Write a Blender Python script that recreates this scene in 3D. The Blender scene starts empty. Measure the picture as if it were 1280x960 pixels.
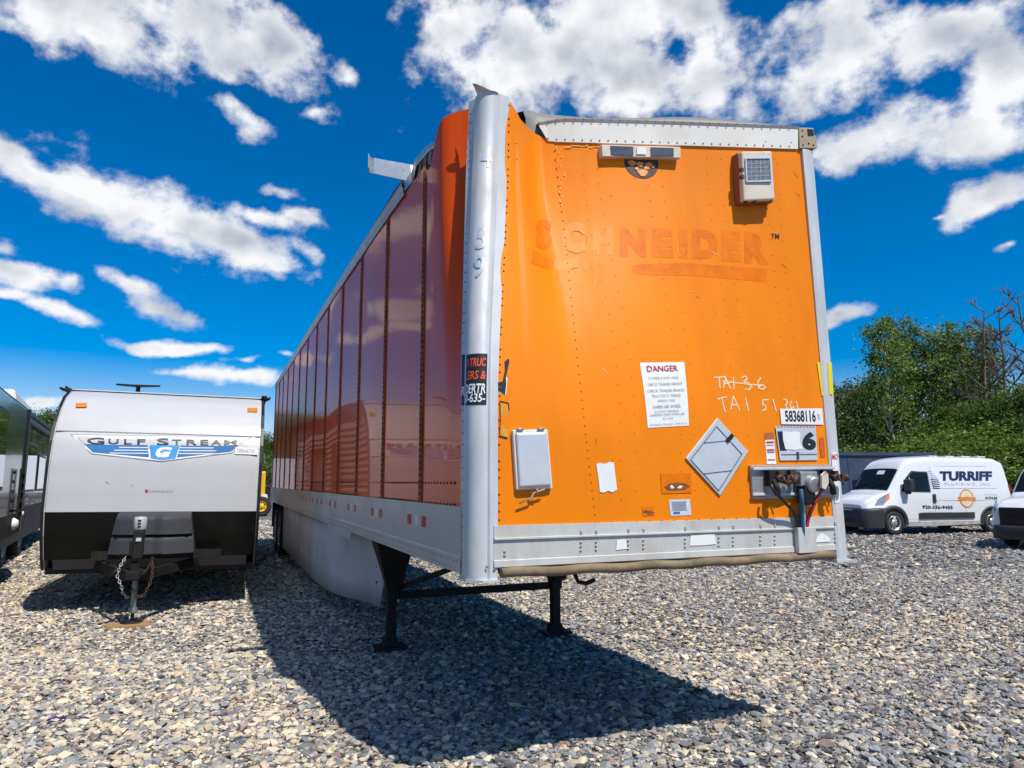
import bpy, bmesh, math, random
import numpy as np
from mathutils import Vector, Matrix, Euler
R = math.radians
random.seed(7); rng = np.random.default_rng(7)
SC = bpy.context.scene
COL = SC.collection

# ------------------------------------------------------------------ camera
F, CH, PITCH = 881.0, 1.66, R(8.0)
cd = bpy.data.cameras.new('camera'); cam = bpy.data.objects.new('camera', cd); COL.objects.link(cam)
cam.location = (0, 0, CH); cam.rotation_euler = (R(90) + PITCH, 0, 0)
cd.sensor_width = 36; cd.lens = F / 1280 * 36; cd.clip_end = 2000; cd.clip_start = .05
SC.camera = cam
SC.render.resolution_x, SC.render.resolution_y = 1024, 768
SC.view_settings.view_transform = 'Standard'; SC.view_settings.look = 'None'
SC.view_settings.gamma = 1; SC.view_settings.use_curve_mapping = False
SC.view_settings.exposure = 0.0
SC.cycles.max_bounces = 8; SC.cycles.transparent_max_bounces = 12
SC.cycles.glossy_bounces = 4; SC.cycles.diffuse_bounces = 3
SC.cycles.use_denoising = True
SC.cycles.sample_clamp_indirect = 8

# ------------------------------------------------------------------ sun
SUNV = Vector((.405, -.503, 1.0)).normalized()          # towards the sun
ld = bpy.data.lights.new('sun', 'SUN'); ld.energy = 5.0; ld.angle = R(.53); ld.color = (1, .955, .88)
sun = bpy.data.objects.new('sun', ld); COL.objects.link(sun)
sun.rotation_euler = SUNV.to_track_quat('Z', 'Y').to_euler()
sun.location = (10, -15, 30)
SUN_EL = math.asin(SUNV.z); SUN_AZ = math.atan2(SUNV.x, SUNV.y)

# ------------------------------------------------------------------ pixel rays (used only to measure where real surfaces stand)
_fw = Vector((0, math.cos(PITCH), math.sin(PITCH))); _up = Vector((0, -math.sin(PITCH), math.cos(PITCH))); _rt = Vector((1, 0, 0))
CAM = Vector((0, 0, CH))
def ray(px, py): return _fw * F + _rt * (px - 640) - _up * (py - 480)
def ground(px, py, z=0):
    d = ray(px, py); return CAM + d * ((z - CH) / d.z)
def ray_y(px, py, Y):
    d = ray(px, py); return CAM + d * (Y / d.y)
class Frame:
    """A thing's own frame; at() gives the point of the thing's plane (axis = value) seen at a photo pixel."""
    def __init__(s, loc, rot):
        s.loc = Vector(loc); s.rot = rot; s.m = Euler(rot).to_matrix(); s.mi = s.m.transposed()
        s.o = s.mi @ (CAM - s.loc)
    def at(s, px, py, ax, val=0.0):
        d = s.mi @ ray(px, py); return s.o + d * ((val - s.o[ax]) / d[ax])

# ------------------------------------------------------------------ sky
W = bpy.data.worlds.new('World'); SC.world = W; W.use_nodes = True
nt = W.node_tree; N = nt.nodes; L = nt.links
for n in list(N): N.remove(n)
def nd(t, **k):
    n = N.new(t)
    for a, b in k.items(): setattr(n, a, b)
    return n
def math_n(op, a, b=None, c=None, clamp=False):
    n = nd('ShaderNodeMath', operation=op, use_clamp=clamp)
    for i, v in enumerate((a, b, c)):
        if v is None: continue
        if isinstance(v, (int, float)): n.inputs[i].default_value = v
        else: L.new(v, n.inputs[i])
    return n.outputs[0]
def build_sky():
    out = nd('ShaderNodeOutputWorld'); bg = nd('ShaderNodeBackground'); bg.inputs['Strength'].default_value = .065
    L.new(bg.outputs[0], out.inputs[0])
    sky = nd('ShaderNodeTexSky', sky_type='NISHITA', sun_disc=False)
    sky.sun_elevation = SUN_EL; sky.sun_rotation = SUN_AZ
    sky.altitude = 200; sky.air_density = 1.0; sky.dust_density = .15; sky.ozone_density = 2.2
    tc = nd('ShaderNodeTexCoord')
    sep = nd('ShaderNodeSeparateXYZ'); L.new(tc.outputs['Generated'], sep.inputs[0])
    az = math_n('ARCTAN2', sep.outputs[0], sep.outputs[1]); el = math_n('ARCSINE', sep.outputs[2])
    # flatten clouds near the horizon
    p = nd('ShaderNodeCombineXYZ'); L.new(az, p.inputs[0]); L.new(el, p.inputs[1])
    def noise(vec, scale, detail, rough, dist=0.0, sc=(1, 1, 1), loc=(0, 0, 0)):
        m = nd('ShaderNodeMapping'); m.inputs['Scale'].default_value = sc; m.inputs['Location'].default_value = loc
        L.new(vec, m.inputs[0])
        n = nd('ShaderNodeTexNoise', noise_dimensions='2D'); n.inputs['Scale'].default_value = scale; n.inputs['Detail'].default_value = detail
        n.inputs['Roughness'].default_value = rough; n.inputs['Distortion'].default_value = dist
        L.new(m.outputs[0], n.inputs['Vector']); return n
    wn = noise(p.outputs[0], 7, 3, .55, 0, (1, 1.5, 1), (3, 1, 0))
    w1 = nd('ShaderNodeVectorMath', operation='SUBTRACT'); L.new(wn.outputs['Color'], w1.inputs[0]); w1.inputs[1].default_value = (.5, .5, .5)
    w2 = nd('ShaderNodeVectorMath', operation='MULTIPLY'); L.new(w1.outputs[0], w2.inputs[0]); w2.inputs[1].default_value = (.06, .04, 0)
    w3 = nd('ShaderNodeVectorMath', operation='ADD'); L.new(p.outputs[0], w3.inputs[0]); L.new(w2.outputs[0], w3.inputs[1])
    # cumulus banks: azimuth, elevation, half-widths (all measured as directions in the sky)
    B = []
    def b(cx, cy, rx, ry, rot=0, s=1.0):
        d = ray(cx, cy).normalized(); a = math.atan2(d.x, d.y); e = math.asin(d.z)
        dl = d.dot(_fw)
        B.append((a, e, rx / F * dl / max(math.cos(e), .3) * 1.0, ry / F * dl, -R(rot), s))
    for c in [(120,30,130,52,8),(255,28,120,52,12),(345,62,66,46,25),(50,8,60,40),(275,85,34,14,20,.8),
              (302,148,36,22,25,.9),(432,97,24,22,0,.85),(400,136,34,15,-10,.7),
              (38,218,75,30,18),(170,262,130,44,15),(280,298,90,38,12),(325,272,70,18,10,.8),(385,278,40,13,10,.7),(356,243,34,10,8,.7),(330,328,44,15),
              (28,345,55,24,-5),(12,312,24,12),(70,392,40,11,12),(92,356,20,12),(15,372,40,9),
              (158,353,44,11,12),(203,388,42,18,10),(386,316,24,15,0,.8),
              (215,433,74,9),(232,462,42,9),(290,468,66,13,4),(350,451,14,6),(298,449,26,6),(60,498,36,8),
              (650,75,115,80,-10),(740,40,150,75),(790,95,120,62,10),(885,85,55,60,0),(560,25,60,55),(860,20,60,50),(935,135,40,28,0,.8),
              (1050,60,100,62,-15),(1010,95,55,40),(1175,45,110,46,10),(1250,95,50,70),(1120,165,100,34,-6),(1060,190,62,32),(1215,165,80,42),(1040,15,70,30),
              (1245,245,66,30,-12),(1172,272,18,6,0,.7),(1268,306,24,8,-15,.8),(1052,394,34,11,-8),(1040,405,25,9)]:
        c = list(c) + [0, 1.0][len(c) - 4:] if len(c) < 6 else list(c)
        if c[2] < 50: c[2] *= 1.45; c[3] *= 1.5; c[5] *= .74     # small puffs: let the noise tear them
        b(*c)
    # the same kind of bank goes on round the rest of the sky
    rr = random.Random(11)
    for i in range(12):
        a = rr.uniform(R(45), R(285)); e = R(rr.choice((7, 11, 16, 22, 28, 40, 55)) + rr.uniform(-2, 2)); k = .05 + e * .16
        B.append((a if a < math.pi else a - 2 * math.pi, e, k * 1.9 / math.cos(e), k * (.35 + .4 * e), 0, 1))
    acc = None
    for (a, e, rx, ry, rot, s) in B:
        m = nd('ShaderNodeMapping', vector_type='TEXTURE')
        m.inputs['Location'].default_value = (a, e, 0); m.inputs['Rotation'].default_value = (0, 0, rot); m.inputs['Scale'].default_value = (rx * 1.12, ry * 1.12, 1)
        L.new(w3.outputs[0], m.inputs[0])
        l = nd('ShaderNodeVectorMath', operation='LENGTH'); L.new(m.outputs[0], l.inputs[0])
        d = math_n('SUBTRACT', s, l.outputs['Value'])
        acc = d if acc is None else math_n('SMOOTH_MAX', acc, d, .25)
    n1 = noise(p.outputs[0], 15, 10, .60, .0, (1, 1.35, 1))
    k1 = math_n('SUBTRACT', n1.outputs['Fac'], .5)
    dens0 = math_n('ADD', acc, math_n('MULTIPLY', k1, 1.6))
    mr = nd('ShaderNodeMapRange', interpolation_type='SMOOTHSTEP'); L.new(dens0, mr.inputs[0])
    mr.inputs[1].default_value = .04; mr.inputs[2].default_value = .66
    # relief: the same noise a little further towards the light
    n2 = noise(p.outputs[0], 11, 4, .45, .0, (1, 1.35, 1), (-.016, -.05, 0))
    n3 = noise(p.outputs[0], 11, 4, .45, .0, (1, 1.35, 1))
    rel = math_n('MULTIPLY', math_n('SUBTRACT', n3.outputs['Fac'], n2.outputs['Fac']), 1.5)
    thick = nd('ShaderNodeMapRange'); L.new(dens0, thick.inputs[0]); thick.inputs[1].default_value = .3; thick.inputs[2].default_value = 1.5
    sh = math_n('SUBTRACT', math_n('ADD', rel, .90), math_n('MULTIPLY', thick.outputs[0], .42), clamp=True)
    cm = nd('ShaderNodeMix', data_type='RGBA'); L.new(sh, cm.inputs[0])
    cm.inputs[6].default_value = (5.6, 6.3, 7.8, 1); cm.inputs[7].default_value = (14.6, 14.8, 15.2, 1)
    hs = nd('ShaderNodeHueSaturation'); hs.inputs['Saturation'].default_value = 1.72; hs.inputs['Value'].default_value = 1.5
    hs.inputs['Hue'].default_value = .497
    L.new(sky.outputs[0], hs.inputs['Color'])
    sr_ = nd('ShaderNodeMapRange', interpolation_type='SMOOTHSTEP'); L.new(el, sr_.inputs[0]); sr_.inputs[1].default_value = .0; sr_.inputs[2].default_value = .2; sr_.inputs[3].default_value = .75; sr_.inputs[4].default_value = 1.5; L.new(sr_.outputs[0], hs.inputs['Saturation'])
    tn = nd('ShaderNodeMix', data_type='RGBA', blend_type='MULTIPLY'); tn.inputs[0].default_value = 1; tn.inputs[7].default_value = (.80, .98, 1.25, 1); L.new(sky.outputs[0], tn.inputs[6]); L.new(tn.outputs[2], hs.inputs['Color'])
    mx = nd('ShaderNodeMix', data_type='RGBA'); L.new(mr.outputs[0], mx.inputs[0]); L.new(hs.outputs[0], mx.inputs[6]); L.new(cm.outputs[2], mx.inputs[7])
    L.new(mx.outputs[2], bg.inputs['Color'])
build_sky()

# ------------------------------------------------------------------ materials
MATS = {}
def lin(c):
    return tuple((v / 255 / 12.92) if v / 255 <= .04045 else ((v / 255 + .055) / 1.055) ** 2.4 for v in c)
def mat(name, col, rough=.5, metal=0.0, var=.12, scale=4.0, bump=0.0, bscale=60.0, coat=0.0, dirt=None, dirt_amt=.0, dscale=2.0, stretch=(1, 1, 1), spec=.5, attr=None, trans=0.0, wave=0.0, wscale=1.5):
    if name in MATS: return MATS[name]
    m = bpy.data.materials.new(name); m.use_nodes = True; MATS[name] = m
    t = m.node_tree; n = t.nodes; l = t.links; bs = n['Principled BSDF']
    bs.inputs['Roughness'].default_value = rough; bs.inputs['Metallic'].default_value = metal
    bs.inputs['Coat Weight'].default_value = coat; bs.inputs['Coat Roughness'].default_value = .03
    bs.inputs['Specular IOR Level'].default_value = spec
    tc = n.new('ShaderNodeTexCoord'); mp = n.new('ShaderNodeMapping'); mp.inputs['Scale'].default_value = stretch
    l.new(tc.outputs['Object'], mp.inputs[0])
    nz = n.new('ShaderNodeTexNoise'); nz.inputs['Scale'].default_value = scale; nz.inputs['Detail'].default_value = 6; nz.inputs['Roughness'].default_value = .6
    l.new(mp.outputs[0], nz.inputs['Vector'])
    mr = n.new('ShaderNodeMapRange'); mr.inputs[1].default_value = .3; mr.inputs[2].default_value = .7; mr.inputs[3].default_value = 1 - var; mr.inputs[4].default_value = 1 + var
    l.new(nz.outputs['Fac'], mr.inputs[0])
    mul = n.new('ShaderNodeMix'); mul.data_type = 'RGBA'; mul.blend_type = 'MULTIPLY'; mul.inputs[0].default_value = 1
    if attr:
        a = n.new('ShaderNodeAttribute'); a.attribute_name = attr; l.new(a.outputs['Color'], mul.inputs[6])
    else: mul.inputs[6].default_value = (*col, 1)
    l.new(mr.outputs[0], mul.inputs[7]); last = mul.outputs[2]
    if dirt:
        dn = n.new('ShaderNodeTexNoise'); dn.inputs['Scale'].default_value = dscale; dn.inputs['Detail'].default_value = 8; dn.inputs['Roughness'].default_value = .65
        l.new(mp.outputs[0], dn.inputs['Vector'])
        dr = n.new('ShaderNodeMapRange'); dr.inputs[1].default_value = .48; dr.inputs[2].default_value = .75; dr.inputs[4].default_value = dirt_amt
        l.new(dn.outputs['Fac'], dr.inputs[0])
        dm = n.new('ShaderNodeMix'); dm.data_type = 'RGBA'; dm.inputs[7].default_value = (*dirt, 1)
        l.new(dr.outputs[0], dm.inputs[0]); l.new(last, dm.inputs[6]); last = dm.outputs[2]
        rm = n.new('ShaderNodeMapRange'); rm.inputs[2].default_value = max(dirt_amt, .01); rm.inputs[3].default_value = rough; rm.inputs[4].default_value = min(1, rough + .3)
        l.new(dr.outputs[0], rm.inputs[0]); l.new(rm.outputs[0], bs.inputs['Roughness'])
    l.new(last, bs.inputs['Base Color'])
    prev = None
    for amt, sc_, dist in ((wave, wscale, .05), (bump, bscale, .004)):
        if not amt: continue
        bn = n.new('ShaderNodeTexNoise'); bn.inputs['Scale'].default_value = sc_; bn.inputs['Detail'].default_value = 3 if sc_ > 5 else 1
        l.new(mp.outputs[0], bn.inputs['Vector'])
        bp = n.new('ShaderNodeBump'); bp.inputs['Strength'].default_value = amt; bp.inputs['Distance'].default_value = dist
        l.new(bn.outputs['Fac'], bp.inputs['Height'])
        if prev: l.new(prev, bp.inputs['Normal'])
        prev = bp.outputs[0]
    if prev:
        l.new(prev, bs.inputs['Normal'])
        if coat: l.new(prev, bs.inputs['Coat Normal'])
    if trans:
        out = n['Material Output']; tb = n.new('ShaderNodeBsdfTranslucent'); l.new(last, tb.inputs[0]); ms = n.new('ShaderNodeMixShader'); ms.inputs[0].default_value = trans
        l.new(bs.outputs[0], ms.inputs[1]); l.new(tb.outputs[0], ms.inputs[2]); l.new(ms.outputs[0], out.inputs[0])
    return m
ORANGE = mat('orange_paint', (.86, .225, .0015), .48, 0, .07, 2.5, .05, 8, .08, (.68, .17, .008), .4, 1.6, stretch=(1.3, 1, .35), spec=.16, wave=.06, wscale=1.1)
ORANGE_SHADED = mat('orange_side_shaded', (.68, .075, .004), .3, 0, .05, 2, 0, 60, .36, spec=.02, wave=.05, wscale=.9)  # the front's orange made redder and darker: side wall shade put into the colour
GHOST_D = mat('ghost_orange_dark', (.76, .168, .002), .5, 0, .16, 9, .1, 30, spec=.16)
GHOST_M = mat('ghost_orange_mid', (.79, .182, .002), .5, 0, .12, 11, spec=.16)
GHOST_P = mat('ghost_peach', (.87, .27, .035), .5, 0, .06, 9, spec=.16)
ALU = mat('aluminium', (.58, .59, .59), .5, .15, .14, 3, .1, 25, 0, (.36, .31, .24), .6, 2.6, (1.6, 1.6, .5), wave=.35, wscale=3.0)
ALU_RAIL = mat('rail_aluminium', (.55, .54, .50), .5, .12, .1, 5, .06, 50, 0, (.30, .25, .18), .7, 3, (1, 1, .5))
ALU_SIDE = mat('side_rail_aluminium', (.50, .50, .48), .42, .3, .08, 3, .04, 50, 0, (.33, .29, .22), .5, 1.5)
WHITE_AL = mat('white_rail_paint', (.74, .71, .64), .5, 0, .05, 4, .03, 30, 0, (.5, .38, .2), .3, 3)
STEEL = mat('dull_steel', (.40, .40, .40), .45, .6, .15, 6, .1, 40, 0, (.22, .13, .07), .5, 5)
BRIGHT = mat('bright_plate', (.66, .68, .70), .38, .35, .06, 8, .05, 30, 0, (.45, .43, .4), .3, 6)
CRUMPLE = mat('torn_aluminium', (.58, .57, .55), .35, .7, .12, 6, .5, 14)
RUST = mat('rust', (.095, .045, .032), .6, .4, .3, 12, .4, 60)
RUST_EDGE = mat('worn_front_lip', (.22, .16, .09), .75, .1, .3, 7, .4, 50, 0, (.035, .022, .015), .95, 2.6)
BLACK = mat('black_steel', (.010, .010, .010), .65, 0, .3, 6, .2, 50, 0, (.045, .035, .028), .5, 4, spec=.3)
RUBBER = mat('rubber', (.016, .016, .017), .75, 0, .25, 8, .2, 40, 0, (.08, .075, .07), .5, 3)
SOOT = mat('underside', (.03, .028, .026), .85, 0, .3, 4)
PRINT_BLACK = mat('black_print', (.012, .012, .014), .45, 0, .1)
PRINT_RED = mat('red_print', (.52, .02, .03), .5, 0, .1)
PRINT_GREY = mat('grey_print', (.25, .25, .27), .6, 0, .1)
PAPER = mat('white_sticker', (.80, .80, .78), .45, 0, .04, 8, 0, 60, 0, (.6, .55, .45), .25, 9)
CHALK = mat('chalk', (.86, .66, .42), .9, 0, .2, 60)
YELLOW = mat('yellow_tape', (.80, .62, .01), .45, 0, .08)
TAN = mat('tan_bracket', (.40, .31, .21), .6, .1, .15, 9, .1, 40)
CREAM = mat('cream_plastic', (.66, .58, .46), .5, 0, .08, 7, 0, 60, 0, (.4, .3, .2), .4, 5)
BROWN = mat('brown_housing', (.26, .085, .04), .6, 0, .12)
SOLAR = mat('solar_glass', (.05, .07, .10), .2, 0, .2, 30, 0, 60, 1)
RED = mat('red_reflector', (.45, .01, .012), .35, 0, .1, 30, .1, 200)
WHITE_REF = mat('white_reflector', (.62, .64, .65), .35, 0, .1, 30, .1, 200)
SKIRT = mat('skirt_panel', (.50, .525, .57), .55, 0, .08, 2, .02, 30, 0, (.28, .26, .23), .7, 1.3, (1, 1, .6))
AMBER = mat('amber_lens', (.75, .22, .005), .3, 0, .05, 5, 0, 60, .5)
WOOD = mat('weathered_wood', (.36, .21, .09), .8, 0, .25, 8, .4, 50, 0, (.2, .12, .06), .5, 8, (1, 8, 8))
SLOT = mat('slot_dark', (.05, .018, .01), .8, 0, .3)
STRIP = mat('seam_strip', (.26, .07, .02), .6, 0, .25, 9, 0, 60, 0, (.09, .035, .018), .8, 6, spec=.2)

# ------------------------------------------------------------------ mesh helpers
class MB:
    def __init__(s): s.v = []; s.f = []; s.sm = []
    def add(s, vs, fs, smooth=False):
        o = len(s.v); s.v += [tuple(v) for v in vs]; s.f += [tuple(i + o for i in f) for f in fs]; s.sm += [smooth] * len(fs); return s
    def box(s, a, b):
        x0, y0, z0 = (min(p, q) for p, q in zip(a, b)); x1, y1, z1 = (max(p, q) for p, q in zip(a, b))
        return s.add([(x0,y0,z0),(x1,y0,z0),(x1,y1,z0),(x0,y1,z0),(x0,y0,z1),(x1,y0,z1),(x1,y1,z1),(x0,y1,z1)],
                     [(0,3,2,1),(4,5,6,7),(0,1,5,4),(1,2,6,5),(2,3,7,6),(3,0,4,7)])
    def hexa(s, lo, hi):
        """a block from two four-cornered ends (or any quad pair)"""
        return s.add(list(lo) + list(hi), [(3,2,1,0),(4,5,6,7),(0,1,5,4),(1,2,6,5),(2,3,7,6),(3,0,4,7)])
    def beam(s, a, b, w, h, up=(0, 0, 1)):
        a = Vector(a); b = Vector(b); d = (b - a).normalized(); u = Vector(up)
        if abs(d.dot(u)) > .98: u = Vector((0, 1, 0))
        x = d.cross(u).normalized(); u = x.cross(d)
        q = lambda p: [p - x * w / 2 - u * h / 2, p + x * w / 2 - u * h / 2, p + x * w / 2 + u * h / 2, p - x * w / 2 + u * h / 2]
        return s.hexa(q(a), q(b))
    def tube(s, pts, r, n=8, cap=True):
        pts = [Vector(p) for p in pts]; rs = r if isinstance(r, (list, tuple)) else [r] * len(pts)
        vs = []; fs = []; pu = None
        for i, p in enumerate(pts):
            d = (pts[min(i + 1, len(pts) - 1)] - pts[max(i - 1, 0)]).normalized()
            if pu is None: pu = Vector((0, 0, 1)) if abs(d.z) < .9 else Vector((0, 1, 0))
            x = d.cross(pu).normalized(); pu = x.cross(d).normalized()
            for k in range(n):
                a = 2 * math.pi * k / n; vs.append(p + (x * math.cos(a) + pu * math.sin(a)) * rs[i])
        for i in range(len(pts) - 1):
            for k in range(n): fs.append((i*n+k, i*n+(k+1)%n, (i+1)*n+(k+1)%n, (i+1)*n+k))
        s.add(vs, fs, True)
        if cap: s.add(vs[:n][::-1] , [tuple(range(n))]); s.add(vs[-n:], [tuple(range(n))])
        return s
    def grid(s, rows, smooth=True, flip=False):
        nu = len(rows[0]); vs = [p for r in rows for p in r]; fs = []
        for i in range(len(rows) - 1):
            for j in range(nu - 1):
                q = (i*nu+j, i*nu+j+1, (i+1)*nu+j+1, (i+1)*nu+j); fs.append(q[::-1] if flip else q)
        return s.add(vs, fs, smooth)
    def prism(s, poly, d, smooth=False):
        """polygon (3-D points) pushed along vector d"""
        n = len(poly); d = Vector(d); a = [Vector(p) for p in poly]; b_ = [p + d for p in a]
        return s.add(a + b_, [tuple(range(n))[::-1], tuple(range(n, 2*n))] + [(i, (i+1)%n, n+(i+1)%n, n+i) for i in range(n)], smooth)
    def lathe(s, prof, c, axis=(1, 0, 0), n=24, smooth=True):
        c = Vector(c); ax = Vector(axis).normalized(); u = Vector((0, 0, 1)) if abs(ax.z) < .9 else Vector((1, 0, 0)); x = ax.cross(u).normalized(); u = x.cross(ax)
        rows = []
        for k in range(n + 1):
            a = 2 * math.pi * k / n; dr = x * math.cos(a) + u * math.sin(a)
            rows.append([c + ax * h + dr * r for r, h in prof])
        return s.grid(rows, smooth)
def obj(name, mb, m, parent=None, bevel=0.0, seg=2, kind=None, label=None):
    me = bpy.data.meshes.new(name); me.from_pydata(mb.v, [], mb.f)
    me.polygons.foreach_set('use_smooth', mb.sm); me.update()
    me.materials.append(m)
    bm = bmesh.new(); bm.from_mesh(me); bmesh.ops.remove_doubles(bm, verts=bm.verts, dist=1e-5); bmesh.ops.recalc_face_normals(bm, faces=bm.faces); bm.to_mesh(me); bm.free()
    o = bpy.data.objects.new(name, me); COL.objects.link(o)
    if parent: o.parent = parent
    if bevel:
        md = o.modifiers.new('bevel', 'BEVEL'); md.width = bevel; md.segments = seg; md.limit_method = 'ANGLE'; md.angle_limit = R(35)
    if kind: o['kind'] = kind
    if label: o['label'] = label
    return o
def thing(name, label, cat, loc=(0, 0, 0), rot=(0, 0, 0), group=None):
    o = bpy.data.objects.new(name, None); COL.objects.link(o); o.location = loc; o.rotation_euler = rot; o.empty_display_size = .3
    tag(o, label, cat, group); return o
def tag(o, label, cat, group=None):
    o['label'] = label; o['category'] = cat
    if group: o['group'] = group
    return o
def text_mesh(s, bold=0.0, shear=0.0, space=1.0, res=3):
    c = bpy.data.curves.new('txt', 'FONT'); c.body = s; c.offset = bold; c.shear = shear; c.space_character = space; c.resolution_u = res; c.align_x = 'LEFT'
    o = bpy.data.objects.new('txt', c); COL.objects.link(o)
    bpy.context.view_layer.update()
    me = bpy.data.meshes.new_from_object(o.evaluated_get(bpy.context.evaluated_depsgraph_get()))
    COL.objects.unlink(o); bpy.data.objects.remove(o); bpy.data.curves.remove(c)
    vs = np.array([v.co[:] for v in me.vertices]); fs = [tuple(p.vertices) for p in me.polygons]
    bpy.data.meshes.remove(me)
    mn = vs.min(0); mx = vs.max(0); vs = (vs - mn) / np.maximum(mx - mn, 1e-6)
    return vs[:, :2], fs
def letter(name, s, place, m, parent, cut=0, **k):
    """flat print: place(u, v) gives the 3-D point for text coordinates 0..1"""
    vs, fs = text_mesh(s, **k)
    bm = bmesh.new(); bv = [bm.verts.new((v[0], v[1], 0)) for v in vs]
    for f in fs:
        try: bm.faces.new([bv[i] for i in f])
        except ValueError: pass
    for i in range(1, cut):
        for nrm in ((1, 0, 0), (0, 1, 0)):
            bmesh.ops.bisect_plane(bm, geom=bm.verts[:] + bm.edges[:] + bm.faces[:], plane_co=(i/cut, i/cut, 0), plane_no=nrm)
    for v in bm.verts: v.co = place(v.co.x, v.co.y)
    me = bpy.data.meshes.new(name); bm.to_mesh(me); bm.free(); me.materials.append(m)
    o = bpy.data.objects.new(name, me); COL.objects.link(o); o.parent = parent; return o
def bil(q):
    """q: four 3-D corners, top left, top right, bottom right, bottom left"""
    tl, tr, br, bl = (Vector(p) for p in q)
    return lambda u, v: (bl * (1-u) + br * u) * (1-v) + (tl * (1-u) + tr * u) * v
def smooth(t): t = min(1, max(0, t)); return t * t * (3 - 2 * t)
def interp(x, xs, ys): return float(np.interp(x, xs, ys))

# ================================================================== ground and gravel
def gravel_ground():
    m = bpy.data.materials.new('gravel_ground'); m.use_nodes = True; t = m.node_tree; n = t.nodes; l = t.links; bs = n['Principled BSDF']; bs.inputs['Roughness'].default_value = .95; bs.inputs['Specular IOR Level'].default_value = .2
    tc = n.new('ShaderNodeTexCoord')
    def vor(scale):
        v = n.new('ShaderNodeTexVoronoi'); v.inputs['Scale'].default_value = scale; l.new(tc.outputs['Object'], v.inputs['Vector']); return v
    v1 = vor(26); sp = n.new('ShaderNodeSeparateColor'); l.new(v1.outputs['Color'], sp.inputs[0])
    cr = n.new('ShaderNodeValToRGB'); e = cr.color_ramp; e.interpolation = 'CONSTANT'
    cols = [(0, (.13, .13, .14)), (.22, (.24, .24, .25)), (.42, (.34, .32, .30)), (.58, (.44, .40, .34)), (.72, (.27, .21, .19)), (.80, (.52, .47, .39)), (.92, (.30, .32, .34))]
    while len(e.elements) < len(cols): e.elements.new(.5)
    for k, (p, c) in enumerate(cols): e.elements[k].position = p; e.elements[k].color = (*c, 1)
    l.new(sp.outputs[0], cr.inputs[0])
    nz = n.new('ShaderNodeTexNoise'); nz.inputs['Scale'].default_value = .35; nz.inputs['Detail'].default_value = 4; l.new(tc.outputs['Object'], nz.inputs['Vector'])
    mr = n.new('ShaderNodeMapRange'); mr.inputs[1].default_value = .3; mr.inputs[2].default_value = .7; mr.inputs[3].default_value = .66; mr.inputs[4].default_value = 1.0; l.new(nz.outputs['Fac'], mr.inputs[0])
    mx = n.new('ShaderNodeMix'); mx.data_type = 'RGBA'; mx.blend_type = 'MULTIPLY'; mx.inputs[0].default_value = 1; l.new(cr.outputs[0], mx.inputs[6]); l.new(mr.outputs[0], mx.inputs[7]); l.new(mx.outputs[2], bs.inputs['Base Color'])
    v2 = n.new('ShaderNodeTexVoronoi'); v2.feature = 'DISTANCE_TO_EDGE'; v2.inputs['Scale'].default_value = 26; l.new(tc.outputs['Object'], v2.inputs['Vector'])
    r2 = n.new('ShaderNodeMapRange'); r2.inputs[2].default_value = .35; l.new(v2.outputs[0], r2.inputs[0])
    ad = n.new('ShaderNodeMath'); ad.operation = 'ADD'; l.new(r2.outputs[0], ad.inputs[0]); l.new(sp.outputs[1], ad.inputs[1])
    bp = n.new('ShaderNodeBump'); bp.inputs['Strength'].default_value = 1; bp.inputs['Distance'].default_value = .03; l.new(ad.outputs[0], bp.inputs['Height']); l.new(bp.outputs[0], bs.inputs['Normal'])
    return m
mb = MB(); xs = [-1200, -300, -80, -30, -10, 0, 10, 30, 80, 300, 1200]; mb.grid([[Vector((x, y + 60, 0)) for x in xs] for y in xs], False); g_ = obj('ground', mb, gravel_ground(), None, kind='structure')
def hash_noise(x, y):
    s = 0
    for f_, a in ((.45, 1), (.9, .6), (1.9, .35), (4.1, .2)): s = s + a * np.sin(x * f_ * 1.3 + 1.7 * np.sin(y * f_ * .9 + f_)) * np.sin(y * f_ * 1.1 + 2.1 * np.sin(x * f_ * .7 + 2 * f_))
    return s
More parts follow.
